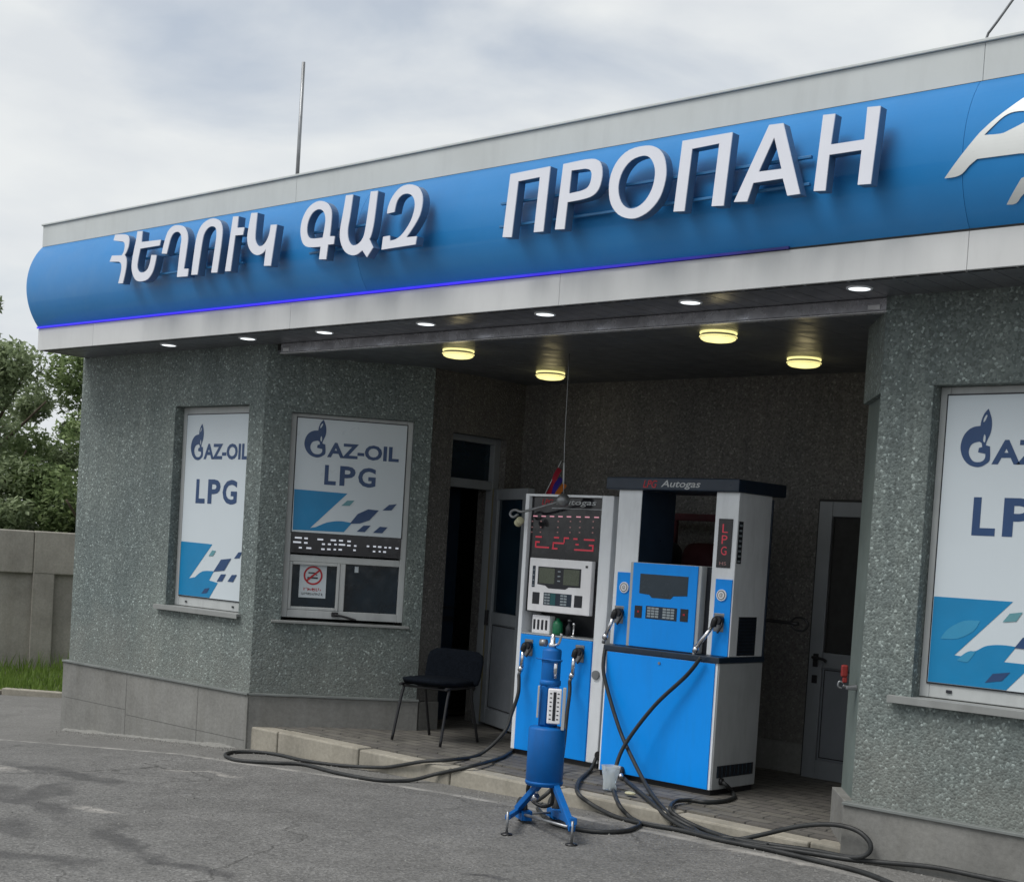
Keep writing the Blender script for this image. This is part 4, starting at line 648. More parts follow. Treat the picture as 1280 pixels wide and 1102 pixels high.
# no smoking sticker
mb = MB(); FS = sub(FAi, .046); mb.rect(FS, BANW, .326, 1.137, .527, 1.388, .0, .002)
c = (.427, 1.305); cir = lambda r_: [(c[0]+r_*math.cos(t*math.pi/16), c[1]+r_*math.sin(t*math.pi/16)) for t in range(32)]
mb.poly([cir(.071), cir(.058)], FS, REDSIGN, .002)
mb.poly([[(c[0]-.052, c[1]-.036), (c[0]-.042, c[1]-.046), (c[0]+.052, c[1]+.036), (c[0]+.042, c[1]+.046)]], FS, REDSIGN, .0035)
mb.poly([[(c[0]-.042, c[1]-.012), (c[0]+.036, c[1]-.012), (c[0]+.036, c[1]-.024), (c[0]-.042, c[1]-.024)]], FS, DARK, .0028)
mb.poly([[(c[0]-.036, c[1]+.024), (c[0]+.01, c[1]+.024), (c[0]+.034, c[1]+.003), (c[0]+.026, c[1]+.001), (c[0]+.0, c[1]+.014), (c[0]-.036, c[1]+.014)]], FS, DARK, .0028)
mb.text('ԾԽԵԼՆ', FS, REDSIGN, .360, 1.188, .490, 1.213, .002, .02); mb.text('ԱՐԳԵԼՎՈՒՄ Է', FS, DARK, .348, 1.154, .505, 1.176, .002, .015)
mb.build('no_smoking_sticker', wA)
mb = MB(); FH = FAi; mb.tube([FAi[0]+FAi[1]*.60+FAi[2]*.02+Z3*1.022, FAi[0]+FAi[1]*.66+FAi[2]*.03+Z3*1.012, FAi[0]+FAi[1]*.76+FAi[2]*.035+Z3*.988], .009, BLACKM)
fbox(mb, FAi, .575, .625, -.004, .022, 1.005, 1.04, BLACKM, .005); mb.build('latch', wA)
mb = MB(); fbox(mb, FAi, .735, .765, -.049, -.044, 1.345, 1.39, BANW, .001); mb.build('small_sticker', wA)

# doors ----------------------------------------------------------------
d = empty_part('doorway', B, 'dark doorway with a transom pane in the porch side wall')
mb = MB(); FBi = sub(FB, .06)
fbox(mb, FBi, .237, .285, -.07, .0, .05, 2.459, DOORW, .004); fbox(mb, FBi, .775, .845, -.07, .0, .05, 2.459, DOORW, .004)
fbox(mb, FBi, .285, .775, -.07, -.002, 2.41, 2.459, DOORW, .004); fbox(mb, FBi, .285, .775, -.07, -.002, 2.05, 2.12, DOORW, .004); mb.build('door_frame', d)
mb = MB(); fbox(mb, FBi, .285, .775, -.06, -.05, 2.12, 2.41, GLASS); mb.build('transom_pane', d)
mb = MB(); fbox(mb, FBi, .29, .77, -.35, -.34, .05, 2.05, NAVYD); fbox(mb, FBi, .29, .77, -.337, -.33, .98, 1.02, DARK); fbox(mb, FBi, .29, .77, -.337, -.33, 1.08, 1.10, DARK); mb.build('inner_door', d)
# open leaf
lf = V((-7.84, 8.475, 0)); ld = V((.57, -.26, 0)).normalized(); FLf = (lf, ld, V((ld.y, -ld.x, 0)))
dl = empty_part('open_door', B, 'half glazed white door leaf standing open beside the dark doorway')
mb = MB(); ring(mb, FLf, .0, .66, .205, 2.06, .085, -.03, .03, DOORW, .12); fbox(mb, FLf, .086, .574, -.028, .028, 1.0, 1.09, DOORW, .004); mb.build('leaf_frame', dl)
mb = MB(); fbox(mb, FLf, .086, .574, -.012, .012, .326, .999, DOORP, .0); ring(mb, FLf, .095, .565, .335, .99, .008, .01, .0165, GAP); mb.build('lower_panel', dl)
mb = MB(); fbox(mb, FLf, .086, .574, -.008, .008, 1.091, 1.974, GLASS); mb.build('pane', dl)
mb = MB(); fbox(mb, FLf, -.02, -.002, -.03, .034, .205, 2.06, TAN, .003); mb.build('edge_seal', dl)
mb = MB(); fbox(mb, FLf, .02, .05, .03, .055, .98, 1.10, BLACKM, .004); mb.build('handle', dl)
# back wall door
db = empty_part('door', B, 'closed half glazed white door in the porch back wall')
FBd = frame((-5.03, 8.665, 0), 0.0)
mb = MB(); ring(mb, FBd, .0, .83, .175, 2.045, .10, -.05, .02, DOORW, .13); fbox(mb, FBd, .101, .729, -.05, .018, .93, 1.03, DOORW, .004); mb.build('leaf_frame', db)
mb = MB(); fbox(mb, FBd, .101, .729, -.03, .0, .306, .929, DOORP); ring(mb, FBd, .112, .718, .318, .918, .007, -.002, .004, GAP); mb.build('lower_panel', db)
mb = MB(); fbox(mb, FBd, .101, .729, -.03, -.01, 1.031, 1.944, GLASS); ring(mb, FBd, .101, .729, 1.031, 1.944, .01, -.009, .004, GAP); mb.build('pane', db)
mb = MB(); fbox(mb, FBd, .035, .075, .02, .03, .82, .875, BLACKM, .004); mb.build('keyhole', db); mb = MB(); fbox(mb, FBd, .035, .075, .02, .03, .93, 1.02, BLACKM, .004)
mb.tube([(-4.975, 8.63, .995), (-4.975, 8.60, .995), (-4.90, 8.595, .99), (-4.87, 8.595, .975)], .010, BLACKM); mb.build('handle', db)
mb = MB(); fbox(mb, FBd, -.02, .85, -.06, -.005, .172, 2.062, GAP); mb.build('door_surround', db)

# lamps --------------------------------------------------------------------
names = ['small flat white light far left on the soffit, above the first window', 'small white soffit light just left of the shiny ceiling channel end', 'small white soffit light over the ticket window, third from the left end',
         'small white soffit light in front of the front left yellow lamp', 'small white soffit light midway above the left pump', 'small white soffit light in front of the front right yellow lamp', 'largest looking white soffit light beside the right pillar']
for k, xx in enumerate((-9.43, -8.46, -7.62, -6.64, -5.645, -4.61, -3.60)):
    t = thing('soffit_downlight', names[k], 'light', (xx, 6.42, ZC), 'round white lights along the soffit')
    mb = MB(); mt = Matrix.Translation((xx, 6.42, ZC-.010)); mb.lathe([(.062, .0115), (.066, .008), (.064, .001), (.055, 0), (.052, .004), (.052, .0115)], WHITE, 24, mt); mb.build('rim', t)
    mb = MB(); mb.lathe([(0, -.003), (.03, -.0025), (.052, .001), (.052, .004), (0, .005)], LAMPW, 24, mt); mb.build('diffuser', t)
names = ['round yellow glowing ceiling lamp, nearest the ticket window', 'round yellow ceiling lamp at the back left, above the flag', 'round yellow ceiling lamp front right, near the shiny channel', 'round yellow ceiling lamp at the back right, nearest the pillar']
for k, (xx, yy) in enumerate(((-6.93, 7.02), (-7.05, 8.12), (-4.80, 6.98), (-4.87, 8.05))):
    t = thing('ceiling_lamp', names[k], 'lamp', (xx, yy, 2.915), 'round yellow lamps under the porch ceiling')
    mt = Matrix.Translation((xx, yy, 2.864)); mb = MB(); mb.lathe([(.104, .0505), (.108, .048), (.108, .040), (.104, .038)], LAMPY, 32, mt); mb.lathe([(.100, .0378), (.100, .0265)], STEEL, 32, mt); mb.lathe([(.106, .026), (.108, .025), (.108, .018), (.100, .016), (0, .016)], CHROME, 32, mt); mb.lathe([(.1065, .0255), (.1095, .024), (.1095, .019), (.1065, .0175)], LAMPY, 32, mt); mb.build('metal_rim', t)
    mb = MB(); mb.lathe([(0, -.008), (.05, -.006), (.085, .0), (.100, .008), (.1035, .0155), (0, .0158)], LAMPY, 32, mt); mb.build('diffuser', t)
    ld = bpy.data.lights.new('lamp_light', 'POINT'); ld.energy = .12; ld.color = (1, .84, .45); ld.shadow_soft_size = .06
    lo = bpy.data.objects.new('lamp_light', ld); col.objects.link(lo); lo.parent = t; lo.location = (0, 0, -.15)
# ------------------------------------------------------------ dispensers
def nozzle(parent, p, hook=True, tip=(-.035, -.03, -.10)):
    """LPG gun hanging on its holder: grip, lever, silver barrel and swivel"""
    p = V(p); mb = MB(); mb.box(p.x-.035, p.x+.04, p.y, p.y+.006, p.z-.055, p.z+.06, STEEL, .004); mb.build('holder', parent)
    mb = MB(); q = p+V((0, -.03, .0)); e = p+V(tip)
    mb.tube([p+V((.012, -.006, .015)), q+V((.005, -.01, .02)), q+V((-.006, -.014, -.02))], .020, BLACKM, 12)
    mb.cyl(p+V((.018, -.001, .018)), p+V((.018, -.045, .018)), .027, DARK, 16)
    mb.tube([p+V((.035, -.012, .03)), p+V((.05, -.035, -.01)), p+V((.03, -.05, -.06))], .007, BLACKM, 8)
    gun = mb.build('nozzle', parent)
    mb = MB(); mb.cyl(q+V((-.004, -.014, -.015)), e, .0125, CHROME, 14, .014); mb.cyl(e, e+V((-.012, 0, -.03)), .018, CHROME, 14); mb.cyl(e+V((-.012, 0, -.03)), e+V((-.02, 0, -.06)), .012, STEEL, 12); mb.build('barrel', gun)
    return gun
def hose(parent, key, r_=.0125):
    mb = MB(); P_ = [V(p) for p in HOSES[key]]
    for a in range(1, len(P_)-1):
        pass
    mb.tube(P_, r_, RUBBER, 10, 8); return mb.build('hose', parent)

D2 = thing('gas_dispenser', 'blue and white pump with two columns, dark top and red LPG sign', 'fuel pump', (-5.3, 7.5, .18), 'autogas pumps in the porch')
mb = MB(); mb.box(-5.735, -4.88, 7.335, 7.80, .178, .215, BLACKM, .004); mb.build('base', D2)
mb = MB(); mb.box(-5.745, -4.87, 7.33, 7.812, .213, .985, WHITEG, .006); cab = mb.build('cabinet', D2)
mb = MB(); mb.box(-5.738, -4.877, 7.322, 7.331, .214, .984, WHITE, .003); mb.box(-5.722, -4.893, 7.314, 7.323, .216, .982, BLUE, .003); mb.build('front_panel', D2)
mb = MB(); mb.cyl((-5.305, 7.3145, .945), (-5.305, 7.308, .945), .009, STEEL); mb.build('lock', D2)
mb = MB(); mb.box(-5.75, -4.862, 7.308, 7.818, .986, 1.022, NAVYD, .005); mb.build('cabinet_top', D2)
mb = MB(); mb.box(-4.871, -4.867, 7.375, 7.775, .285, .358, DARK)
for k in range(9): mb.box(-4.8705, -4.864, 7.38+k*.045, 7.388+k*.045, .288, .355, LCDB)
mb.build('vent', D2)
mb = MB(); mb.cyl((-4.872, 7.42, .262), (-4.852, 7.424, .262), .022, BLACKM); mb.build('hose_outlet', D2)
def column(x0, x1, bx0, bx1):
    mb = MB(); mb.box(x0, x1, 7.42, 7.79, 1.022, 2.022, WHITE, .004); c_ = mb.build('column', D2)
    mb = MB(); mb.box(bx0, bx1, 7.412, 7.421, 1.024, 1.492, BLUE, .002); mb.build('blue_panel', c_)
    cx = (bx0+bx1)/2-.006; mb = MB(); mb.cyl((cx, 7.413, 1.395), (cx, 7.402, 1.395), .035, WMOD, 28); mb.cyl((cx, 7.4025, 1.395), (cx, 7.4005, 1.395), .029, STEEL, 28)
    mb.poly([[(cx+.022*math.cos(t), 1.395+.022*math.sin(t)) for t in [i*math.pi/10 for i in range(20)]]], (V((0, 7.3999, 0)), X, -Y), WMOD); mb.text('@', (V((0, 7.3992, 0)), X, -Y), DARK, cx-.014, 1.381, cx+.014, 1.409); mb.build('gauge', c_)
    return c_
cL = column(-5.79, -5.605, -5.755, -5.612); cR = column(-5.035, -4.868, -4.995, -4.876)
mb = MB(); mb.box(-5.6045, -5.602, 7.423, 7.787, 1.03, 2.02, NAVYD); mb.build('inner_side_panel', cL)
mb = MB(); FD = (V((0, 7.4195, 0)), X, -Y); mb.box(-5.003, -4.902, 7.414, 7.421, 1.562, 1.860, DISP, .002)
for k, ch in enumerate('LPG'): mb.text(ch, (V((0, 7.4133, 0)), X, -Y), REDLED, -4.973, 1.775-k*.068, -4.932, 1.828-k*.068, 0, .0)
mb.text('HS', (V((0, 7.4133, 0)), X, -Y), DIMLED, -4.978, 1.578, -4.930, 1.598, 0, 0); mb.build('lpg_sign', cR)
mb = MB(); mb.box(-4.869, -4.8655, 7.432, 7.478, 1.592, 1.848, DARK)
for k in range(8): mb.box(-4.8656, -4.865, 7.440, 7.470, 1.60+k*.031, 1.612+k*.031, KEYG)
mb.build('side_sticker', cR)
mb = MB(); mb.box(-4.869, -4.866, 7.50, 7.70, 1.03, 1.268, DARK)
for k in range(11): mb.box(-4.867, -4.862, 7.505, 7.695, 1.04+k*.0205, 1.046+k*.0205, NAVYD)
mb.build('grille', cR)
mb = MB(); mb.box(-5.79, -4.87, 7.791, 7.80, 1.0, 2.02, NAVYD) if False else None
mb.box(-4.885, -4.862, 7.79, 7.805, 1.022, 2.0, NAVYD, .002); mb.build('rear_trim', D2)
mb = MB(); mb.box(-5.625, -5.075, 7.375, 7.60, 1.024, 1.563, WHITEG, .006); hd = mb.build('head_unit', D2)
mb = MB(); mb.box(-5.596, -5.098, 7.366, 7.376, 1.028, 1.560, BLUE, .003); mb.build('blue_panel', hd)
FH2 = (V((0, 7.366, 0)), X, -Y)
mb = MB(); mb.poly([[(-5.535, 1.492), (-5.535, 1.368), (-5.455, 1.362), (-5.435, 1.345), (-5.29, 1.345), (-5.27, 1.365), (-5.165, 1.372), (-5.165, 1.492)]], FH2, LCDB, .002, .004, DARK); mb.build('screen', hd)
mb = MB()
mb.rect(FH2, NAVYD, -5.475, 1.212, -5.235, 1.292, .002, .003)
for a in range(3):
    for b_ in range(4):
        for x_ in (-5.462, -5.342): mb.rect(FH2, KEYG, x_+a*.031, 1.222+b_*.017, x_+a*.031+.026, 1.234+b_*.017, .004, .002)
mb.rect(FH2, DARK, -5.562, 1.212, -5.505, 1.288, .003, .003); mb.rect(FH2, REDSIGN, -5.54, 1.245, -5.525, 1.258, .0045)
mb.rect(FH2, DARK, -5.208, 1.214, -5.150, 1.292, .003, .003); mb.rect(FH2, REDSIGN, -5.187, 1.25, -5.172, 1.262, .0045); mb.build('keypad', hd)
mb = MB(); mb.box(-5.075, -5.04, 7.43, 7.60, 1.024, 1.56, DARK); mb.build('shadow_gap_panel', D2)
mb = MB(); mb.box(-5.875, -4.855, 7.385, 7.93, 2.022, 2.102, NAVYD, .008); cp = mb.build('top_canopy', D2)
FC = (V((0, 7.3845, 0)), X, -Y)
mb = MB(); mb.text('LPG', FC, REDSIGN, -5.575, 2.036, -5.465, 2.084, .001, .01, .25); mb.text('Autogas', FC, WHITEG, -5.435, 2.030, -5.135, 2.086, .001, .012, .25); mb.build('lettering', cp)
nozzle(D2, (-5.725, 7.410, 1.215), tip=(-.05, -.05, -.13)); nozzle(D2, (-4.955, 7.410, 1.225), tip=(-.085, -.09, -.155))
for k in ('h3', 'h4', 'h5', 'h7'): hose(D2, k)
# coupling pieces low at the front
mb = MB(); mb.cyl((-5.545, 7.32, .245), (-5.53, 7.285, .225), .022, BLACKM); mb.cyl((-5.53, 7.285, .225), (-5.50, 7.26, .20), .015, CHROME); mb.build('hose_coupling', D2)
# lever arm with ring behind
mb = MB(); mb.tube([(-5.03, 7.80, 1.245), (-4.99, 8.0, 1.243), (-4.76, 8.02, 1.236)], .012, BLACKM, 8, 4)
mb.tube([(-4.82, 8.02, 1.24), (-4.78, 8.02, 1.275), (-4.72, 8.02, 1.272), (-4.69, 8.02, 1.235), (-4.72, 8.02, 1.195), (-4.78, 8.02, 1.20), (-4.81, 8.02, 1.228)], .008, BLACKM, 8); mb.build('hose_support_arm', D2)

D1 = thing('gas_dispenser', 'white framed pump with black price display and white keypad, left of the other pump', 'fuel pump', (-6.3, 7.7, .18), 'autogas pumps in the porch')
mb = MB(); mb.box(-6.655, -5.90, 7.515, 7.93, .178, .215, BLACKM, .004); mb.build('base', D1)
mb = MB(); Y1, YB = 7.50, 7.95
mb.box(-6.667, -6.633, Y1, YB, .213, 1.985, WHITE, .004); mb.box(-5.992, -5.893, Y1, YB, .2135, 1.9845, WHITE, .006)
mb.box(-6.632, -5.993, Y1+.001, YB-.001, 1.968, 1.984, WHITE, .002); mb.box(-6.632, -5.993, Y1+.20, YB-.002, .214, 1.967, DARK)
mb.box(-6.632, -5.993, Y1+.02, Y1+.199, .215, 1.018, WHITEG); mb.box(-6.632, -5.993, Y1+.004, Y1+.19, 1.019, 1.028, WHITEG, .001); mb.build('cabinet', D1)
mb = MB(); mb.box(-6.630, -5.995, Y1-.006, Y1+.018, .216, 1.016, BLUE, .004); mb.build('front_panel', D1)
mb = MB(); mb.box(-6.631, -5.994, Y1+.03, Y1+.19, 1.175, 1.966, DISP, .002)
FD1 = (V((0, Y1+.030, 0)), X, -Y)
mb.rect(FD1, STEEL, -6.45, 1.888, -6.0, 1.895, .002)
mb.text('LPG', FD1, REDSIGN, -6.54, 1.912, -6.44, 1.952, .002, .01, .2); mb.text('Autogas', FD1, WHITEG, -6.41, 1.906, -6.06, 1.955, .002, .012, .2)
def zx(x_, y_):      # display raster
    return -6.63+(x_-275)/(1030-275)*.632, 1.895-(y_-520-.04*(x_-275))/ (1075-520)*.345
def dash(x0, x1, y_, h_, mt_):
    a, z_ = zx((x0+x1)/2, y_); w_ = (x1-x0)/755*.632/2; mb.rect(FD1, mt_, a-w_, z_-h_/2, a+w_, z_+h_/2, .002)
for x_ in (320, 410, 500, 590, 680, 780, 870, 965): dash(x_-24, x_+24, 622+.02*(x_-320), .008, PINKLED)
for y_ in (680, 745, 800):
    for x_ in (290, 385, 570, 700, 800, 935): dash(x_-8, x_+8, y_, .008, DIMLED)
for a, b_, y_ in ((335,405,852),(535,590,858),(640,695,862),(740,785,870),(850,960,878),(335,385,908),(525,645,918),(765,800,930),(905,955,938),(340,490,966),(520,580,978),(755,955,990)): dash(a, b_, y_, .011, REDLED)
dash(335, 350, 935, .04, REDLED); dash(525, 538, 945, .04, REDLED); dash(640, 652, 890, .03, REDLED); dash(940, 955, 965, .03, REDLED)
mb.build('price_display', D1)
mb = MB(); mb.box(-6.583, -6.033, Y1-.012, Y1+.03, 1.182, 1.546, WMOD, .006); kp = mb.build('keypad_unit', D1)
FK = (V((0, Y1-.012, 0)), X, -Y); mb = MB()
mb.poly([[(-6.50, 1.49), (-6.50, 1.368), (-6.43, 1.362), (-6.40, 1.345), (-6.25, 1.345), (-6.22, 1.362), (-6.12, 1.364), (-6.12, 1.49)]], FK, DARK, .002, .003)
mb.rect(FK, LCD, -6.488, 1.376, -6.348, 1.482, .0035); mb.rect(FK, LCD, -6.27, 1.376, -6.132, 1.482, .0035)
for k in range(3): mb.rect(FK, KEYG, -6.322, 1.395+k*.032, -6.297, 1.403+k*.032, .0035)
mb.build('screen', kp); mb = MB()
mb.rect(FK, NAVYD, -6.55, 1.346, -6.525, 1.492, .002, .003)
for k in range(4): mb.rect(FK, KEYG, -6.545, 1.356+k*.035, -6.530, 1.362+k*.035, .0035)
mb.rect(FK, DARK, -6.538, 1.232, -6.475, 1.312, .002, .003); mb.rect(FK, DARK, -6.165, 1.232, -6.097, 1.312, .002, .003); mb.rect(FK, NAVYD, -6.437, 1.230, -6.19, 1.315, .002, .003)
mb.rect(FK, KEYT, -6.375, 1.232, -6.33, 1.312, .003)
for a in range(2):
    for b_ in range(4):
        mb.rect(FK, KEYG, -6.428+a*.027, 1.237+b_*.0195, -6.405+a*.027, 1.249+b_*.0195, .0045); mb.rect(FK, KEYG, -6.285+a*.03, 1.237+b_*.0195, -6.259+a*.03, 1.249+b_*.0195, .0045)
mb.rect(FK, DARK, -6.085, 1.50, -6.065, 1.515, .002); mb.build('keypad', kp)
for x_ in (-6.55, -6.095): nozzle(D1, (x_, 7.488, .925), tip=(-.008, -.045, -.13))
for k in ('h1', 'h2', 'h6'): hose(D1, k)
mb = MB(); mb.cyl((-5.945, 7.498, .80), (-5.945, 7.485, .80), .03, STEEL); mb.build('lock', D1); mb = MB(); mb.cyl((-5.865, 7.47, .275), (-5.865, 7.52, .275), .03, BLACKM); mb.build('hose_outlet', D1)
# items on the shelf of the left pump
t = thing('white_crate', 'small white rack with four dark slots on the shelf of the left pump', 'rack', (-6.48, 7.56, 1.028))
mb = MB(); mb.box(-6.565, -6.405, 7.53, 7.59, 1.029, 1.155, WMOD, .006); mb.build('body', t)
mb = MB(); 
for k in range(4): mb.box(-6.553+k*.036, -6.532+k*.036, 7.528, 7.535, 1.055, 1.125, DARK, .003)
mb.build('slot', t)
mb = MB(); mb.lathe([(0, 0), (.032, .002), (.036, .02), (.036, .07), (.03, .09), (.015, .10), (.013, .115), (0, .115)], GREEN, 20, Matrix.Translation((-6.355, 7.56, 1.029))); tag(mb.build('green_bottle', None, (-6.355, 7.56, 1.029)), 'green round bottle on the shelf of the left pump, beside the white rack', 'bottle')
t = thing('bottle', 'dark bottle with grey cap on the shelf of the left pump', 'bottle', (-6.29, 7.58, 1.029))
mb = MB(); mb.lathe([(0, 0), (.024, .002), (.026, .06), (.011, .08), (.011, .10), (0, .10)], DARK, 18, Matrix.Translation((-6.27, 7.58, 1.029))); mb.build('body', t)
mb = MB(); mb.lathe([(0, .10), (.013, .10), (.013, .115), (0, .116)], STEEL, 18, Matrix.Translation((-6.27, 7.58, 1.029))); mb.build('cap', t)
mb = MB(); mb.lathe([(0, 0), (.022, .0), (.022, .006), (.006, .01), (.006, .075), (.011, .08), (.011, .095), (0, .097)], CHROME, 18, Matrix.Translation((-6.205, 7.55, 1.029))); tag(mb.build('metal_stand', None, (-6.205, 7.55, 1.029)), 'thin silver upright fitting on the shelf of the left pump', 'fitting')

# flag
t = thing('small_flag', 'small red, blue and orange striped flag leaning on top of the left pump', 'flag', (-6.58, 7.6, 1.985))
a = V((-6.60, 7.62, 1.985)); d_ = V((.135, 0, .24)).normalized(); pr = V((d_.z, 0, -d_.x))
for k, mt_ in enumerate((FRED, FBLUE, ORANGE)):
    mb = MB(); i = mb.mi(mt_); L_ = (.22, .17, .15)[k]; g = []
    for s_ in range(9):
        u = s_/8; yy = .012*math.sin(u*6+k)
        g.append([mb.bm.verts.new(a+d_*(L_*u)+pr*(.042*(k+q))+Y*(yy+.002*q)) for q in (0, 1)])
    for p_, q_ in zip(g, g[1:]):
        f = mb.bm.faces.new((p_[0], q_[0], q_[1], p_[1])); f.material_index = i; f.smooth = True
    bmesh.ops.solidify(mb.bm, geom=mb.bm.faces[:], thickness=.0015); mb.build('stripe', t)
mb = MB(); mb.tube([tuple(a-d_*.0), tuple(a+d_*.27)], .003, WHITEG, 8, 1); mb.build('stick', t)
# hanging arm with ball
t = thing('hose_hanger_arm', 'grey arm with ball joint and cream pulley hung in front of the left pump', 'hanger', (-6.24, 7.4, 1.94))
mb = MB(); bmesh.ops.create_uvsphere(mb.bm, u_segments=20, v_segments=14, radius=.045, matrix=Matrix.Translation((-6.243, 7.4, 1.941))); mb.mi(STEEL)
for f in mb.bm.faces: f.smooth = True
mb.build('ball', t)
mb = MB(); mb.tube([(-6.26, 7.4, 1.935), (-6.42, 7.4, 1.895), (-6.6, 7.4, 1.855), (-6.66, 7.4, 1.865), (-6.70, 7.4, 1.855), (-6.71, 7.4, 1.83), (-6.68, 7.4, 1.815), (-6.64, 7.4, 1.835)], .009, STEEL, 10); mb.build('arm', t)
mb = MB(); mt = Matrix.Translation((-6.625, 7.4, 1.785)) @ Matrix.Rotation(R(65), 4, 'Y') @ Matrix.Rotation(R(25), 4, 'X')
mb.lathe([(0, -.03), (.024, -.03), (.028, -.024), (.028, -.012), (.018, -.006), (.018, .006), (.028, .012), (.028, .024), (.024, .03), (0, .03)], CREAM, 20, mt); mb.build('pulley', t)
mb = MB(); mb.tube([(-6.243, 7.4, 1.975), (-6.25, 7.4, 2.10), (-6.262, 7.40, 2.35), (-6.27, 7.40, 2.916)], .003, STEEL, 6, 4); mb.cyl((-6.25, 7.4, 2.05), (-6.256, 7.4, 2.19), .006, WHITEG, 8); mb.build('cable', t)

# ------------------------------------------------------------ tank trolley
T0 = V((-5.055, 5.98, zg(-5.05))); T = thing('measuring_tank', 'blue cylindrical gas measuring tank on a wheeled tripod in front of the left pump', 'gas tank', tuple(T0))
cx, cy = T0.x, T0.y
mt = Matrix.Translation((cx, cy, 0))
mb = MB(); mb.lathe([(0, .328), (.094, .328), (.101, .334), (.101, .636), (.096, .645), (.055, .652), (0, .652)], TANKB, 36, mt); mb.lathe([(.101, .338), (.1035, .34), (.1035, .352), (.101, .354)], TANKB, 36, mt); mb.build('tank', T)
mb = MB(); mb.lathe([(.052, .65), (.052, 1.06), (.048, 1.07), (.02, 1.078), (0, 1.078)], TANKB, 28, mt); mb.lathe([(.052, .872), (.058, .875), (.058, .90), (.052, .903)], TANKB, 28, mt); mb.lathe([(.052, 1.0), (.055, 1.002), (.055, 1.012), (.052, 1.014)], TANKB, 28, mt); mb.build('neck', T)
mb = MB(); mb.lathe([(.018, 1.078), (.022, 1.085), (.022, 1.10), (.014, 1.105), (.014, 1.13), (.010, 1.135), (.010, 1.15), (0, 1.152)], CHROME, 16, mt); mb.build('valve', T)
gdir = V((.62, -.785, 0)); gu = V((.785, .62, 0)); gp = V((cx, cy, 0))+gdir*.062
FG = (gp, gu, gdir)
mb = MB(); fbox(mb, FG, -.005, .068, -.01, .012, .672, .862, WMOD, .006); g_ = mb.build('sight_gauge', T)
mb = MB(); mb.rect(FG, DARK, .024, .69, .040, .845, .0135)
for k in range(7):
    z_ = .695+k*.023; mb.rect(FG, DARK, .006, z_, .017, z_+.006, .0135); mb.rect(FG, DARK, .046, z_, .057, z_+.006, .0135)
mb.build('scale_marks', g_)
mb = MB(); fbox(mb, FG, .074, .092, -.02, .008, .64, .87, WHITEG, .003); fbox(mb, FG, -.062, -.052, -.02, .005, .70, .872, WHITEG, .002); fbox(mb, FG, -.042, .05, -.045, -.012, .66, .872, TANKB, .004); mb.build('gauge_bracket', T)
mb = MB(); mb.tube([(cx-.075, cy-.04, 1.015), (cx-.03, cy-.055, 1.015), (cx+.05, cy-.05, 1.015), (cx+.085, cy-.01, 1.015)], .004, TANKB, 6, 3)
mb.cyl((cx+.055, cy-.03, .92), (cx+.075, cy-.05, 1.0), .01, CHROME, 12); mb.tube([(cx+.012, cy, 1.09), (cx+.06, cy-.02, 1.105), (cx+.085, cy-.03, 1.16)], .007, CHROME, 10); mb.cyl((cx-.07, cy-.02, 1.10), (cx-.035, cy-.01, 1.10), .02, STEEL, 14); mb.build('pipe_fitting', T)
Ft = [V((-5.038, 5.681, zg(-5.04))), V((-4.645, 5.743, zg(-4.65)))]
Wt = [V((-5.29, 6.08, zg(-5.29))), V((-5.22, 6.27, zg(-5.22)))]
tops = [V((cx-.0, cy-.04, .335)), V((cx+.085, cy-.0, .335)), V((cx-.06, cy+.02, .335)), V((cx+.01, cy+.07, .335))]
def square(mb, p, q, w_, m_):
    d_ = (q-p); mt = Matrix.Translation(p) @ d_.to_track_quat('Z', 'Y').to_matrix().to_4x4(); mb.box(-w_, w_, -w_, w_, 0, d_.length, m_, .003, mt)
for k in range(2):
    top = tops[k]; ft = Ft[k]; low = (Wt[0]+V((.02, -.06, .075))) if k == 0 else ft+V((0, 0, .085))
    mb = MB(); square(mb, top, low, .017, TANKB)
    if k == 0: square(mb, low+V((0, 0, -.01)), ft+V((0, 0, .095)), .013, TANKB)
    lg = mb.build('leg', T)
    mb = MB(); mb.cyl(ft+V((0, 0, .004)), ft+V((0, 0, .125)), .007, STEEL, 10); mb.lathe([(0, 0), (.032, .0), (.032, .005), (.01, .012), (0, .012)], BLACKM, 18, Matrix.Translation(ft+V((0, 0, .002)))); mb.build('levelling_foot', lg)
for k in range(2):
    wp = Wt[k]+V((0, 0, .068))
    ax = V((.5, .85, 0)).normalized(); pd = V((ax.y, -ax.x, 0))
    mb = MB(); mt = Matrix.Translation(wp) @ ax.to_track_quat('Z', 'Y').to_matrix().to_4x4()
    mb.lathe([(0, -.016), (.058, -.016), (.066, -.010), (.066, .010), (.058, .016), (0, .016)], RUBBER, 26, mt); mb.lathe([(0, -.019), (.026, -.019), (.026, .019), (0, .019)], STEEL, 18, mt); wh = mb.build('wheel', T)
    mb = MB(); frk = (V((wp.x, wp.y, 0))+pd*.02, pd, ax)
    for s_ in (-.03, .024): fbox(mb, frk, -.045, .085, s_, s_+.005, wp.z-.05, wp.z+.004, TANKB, .002)
    fbox(mb, frk, .03, .09, -.024, .0238, wp.z-.049, wp.z+.002, TANKB, .003); mb.build('fork', wh)
mb = MB(); mb.cyl(Wt[0]+V((.03, -.02, .045)), Wt[1]+V((.03, -.02, .045)), .007, STEEL); mb.build('cross_bar', T)
mb = MB(); mb.cyl(Wt[0]+V((.05, -.05, .05)), Ft[1]+V((-.03, 0, .09)), .008, STEEL); mb.build('cross_bar', T)
mb = MB(); square(mb, Wt[1]+V((.06, -.06, .055)), Ft[1]+V((-.01, .02, .12)), .018, TANKB); mb.build('cross_bar', T)
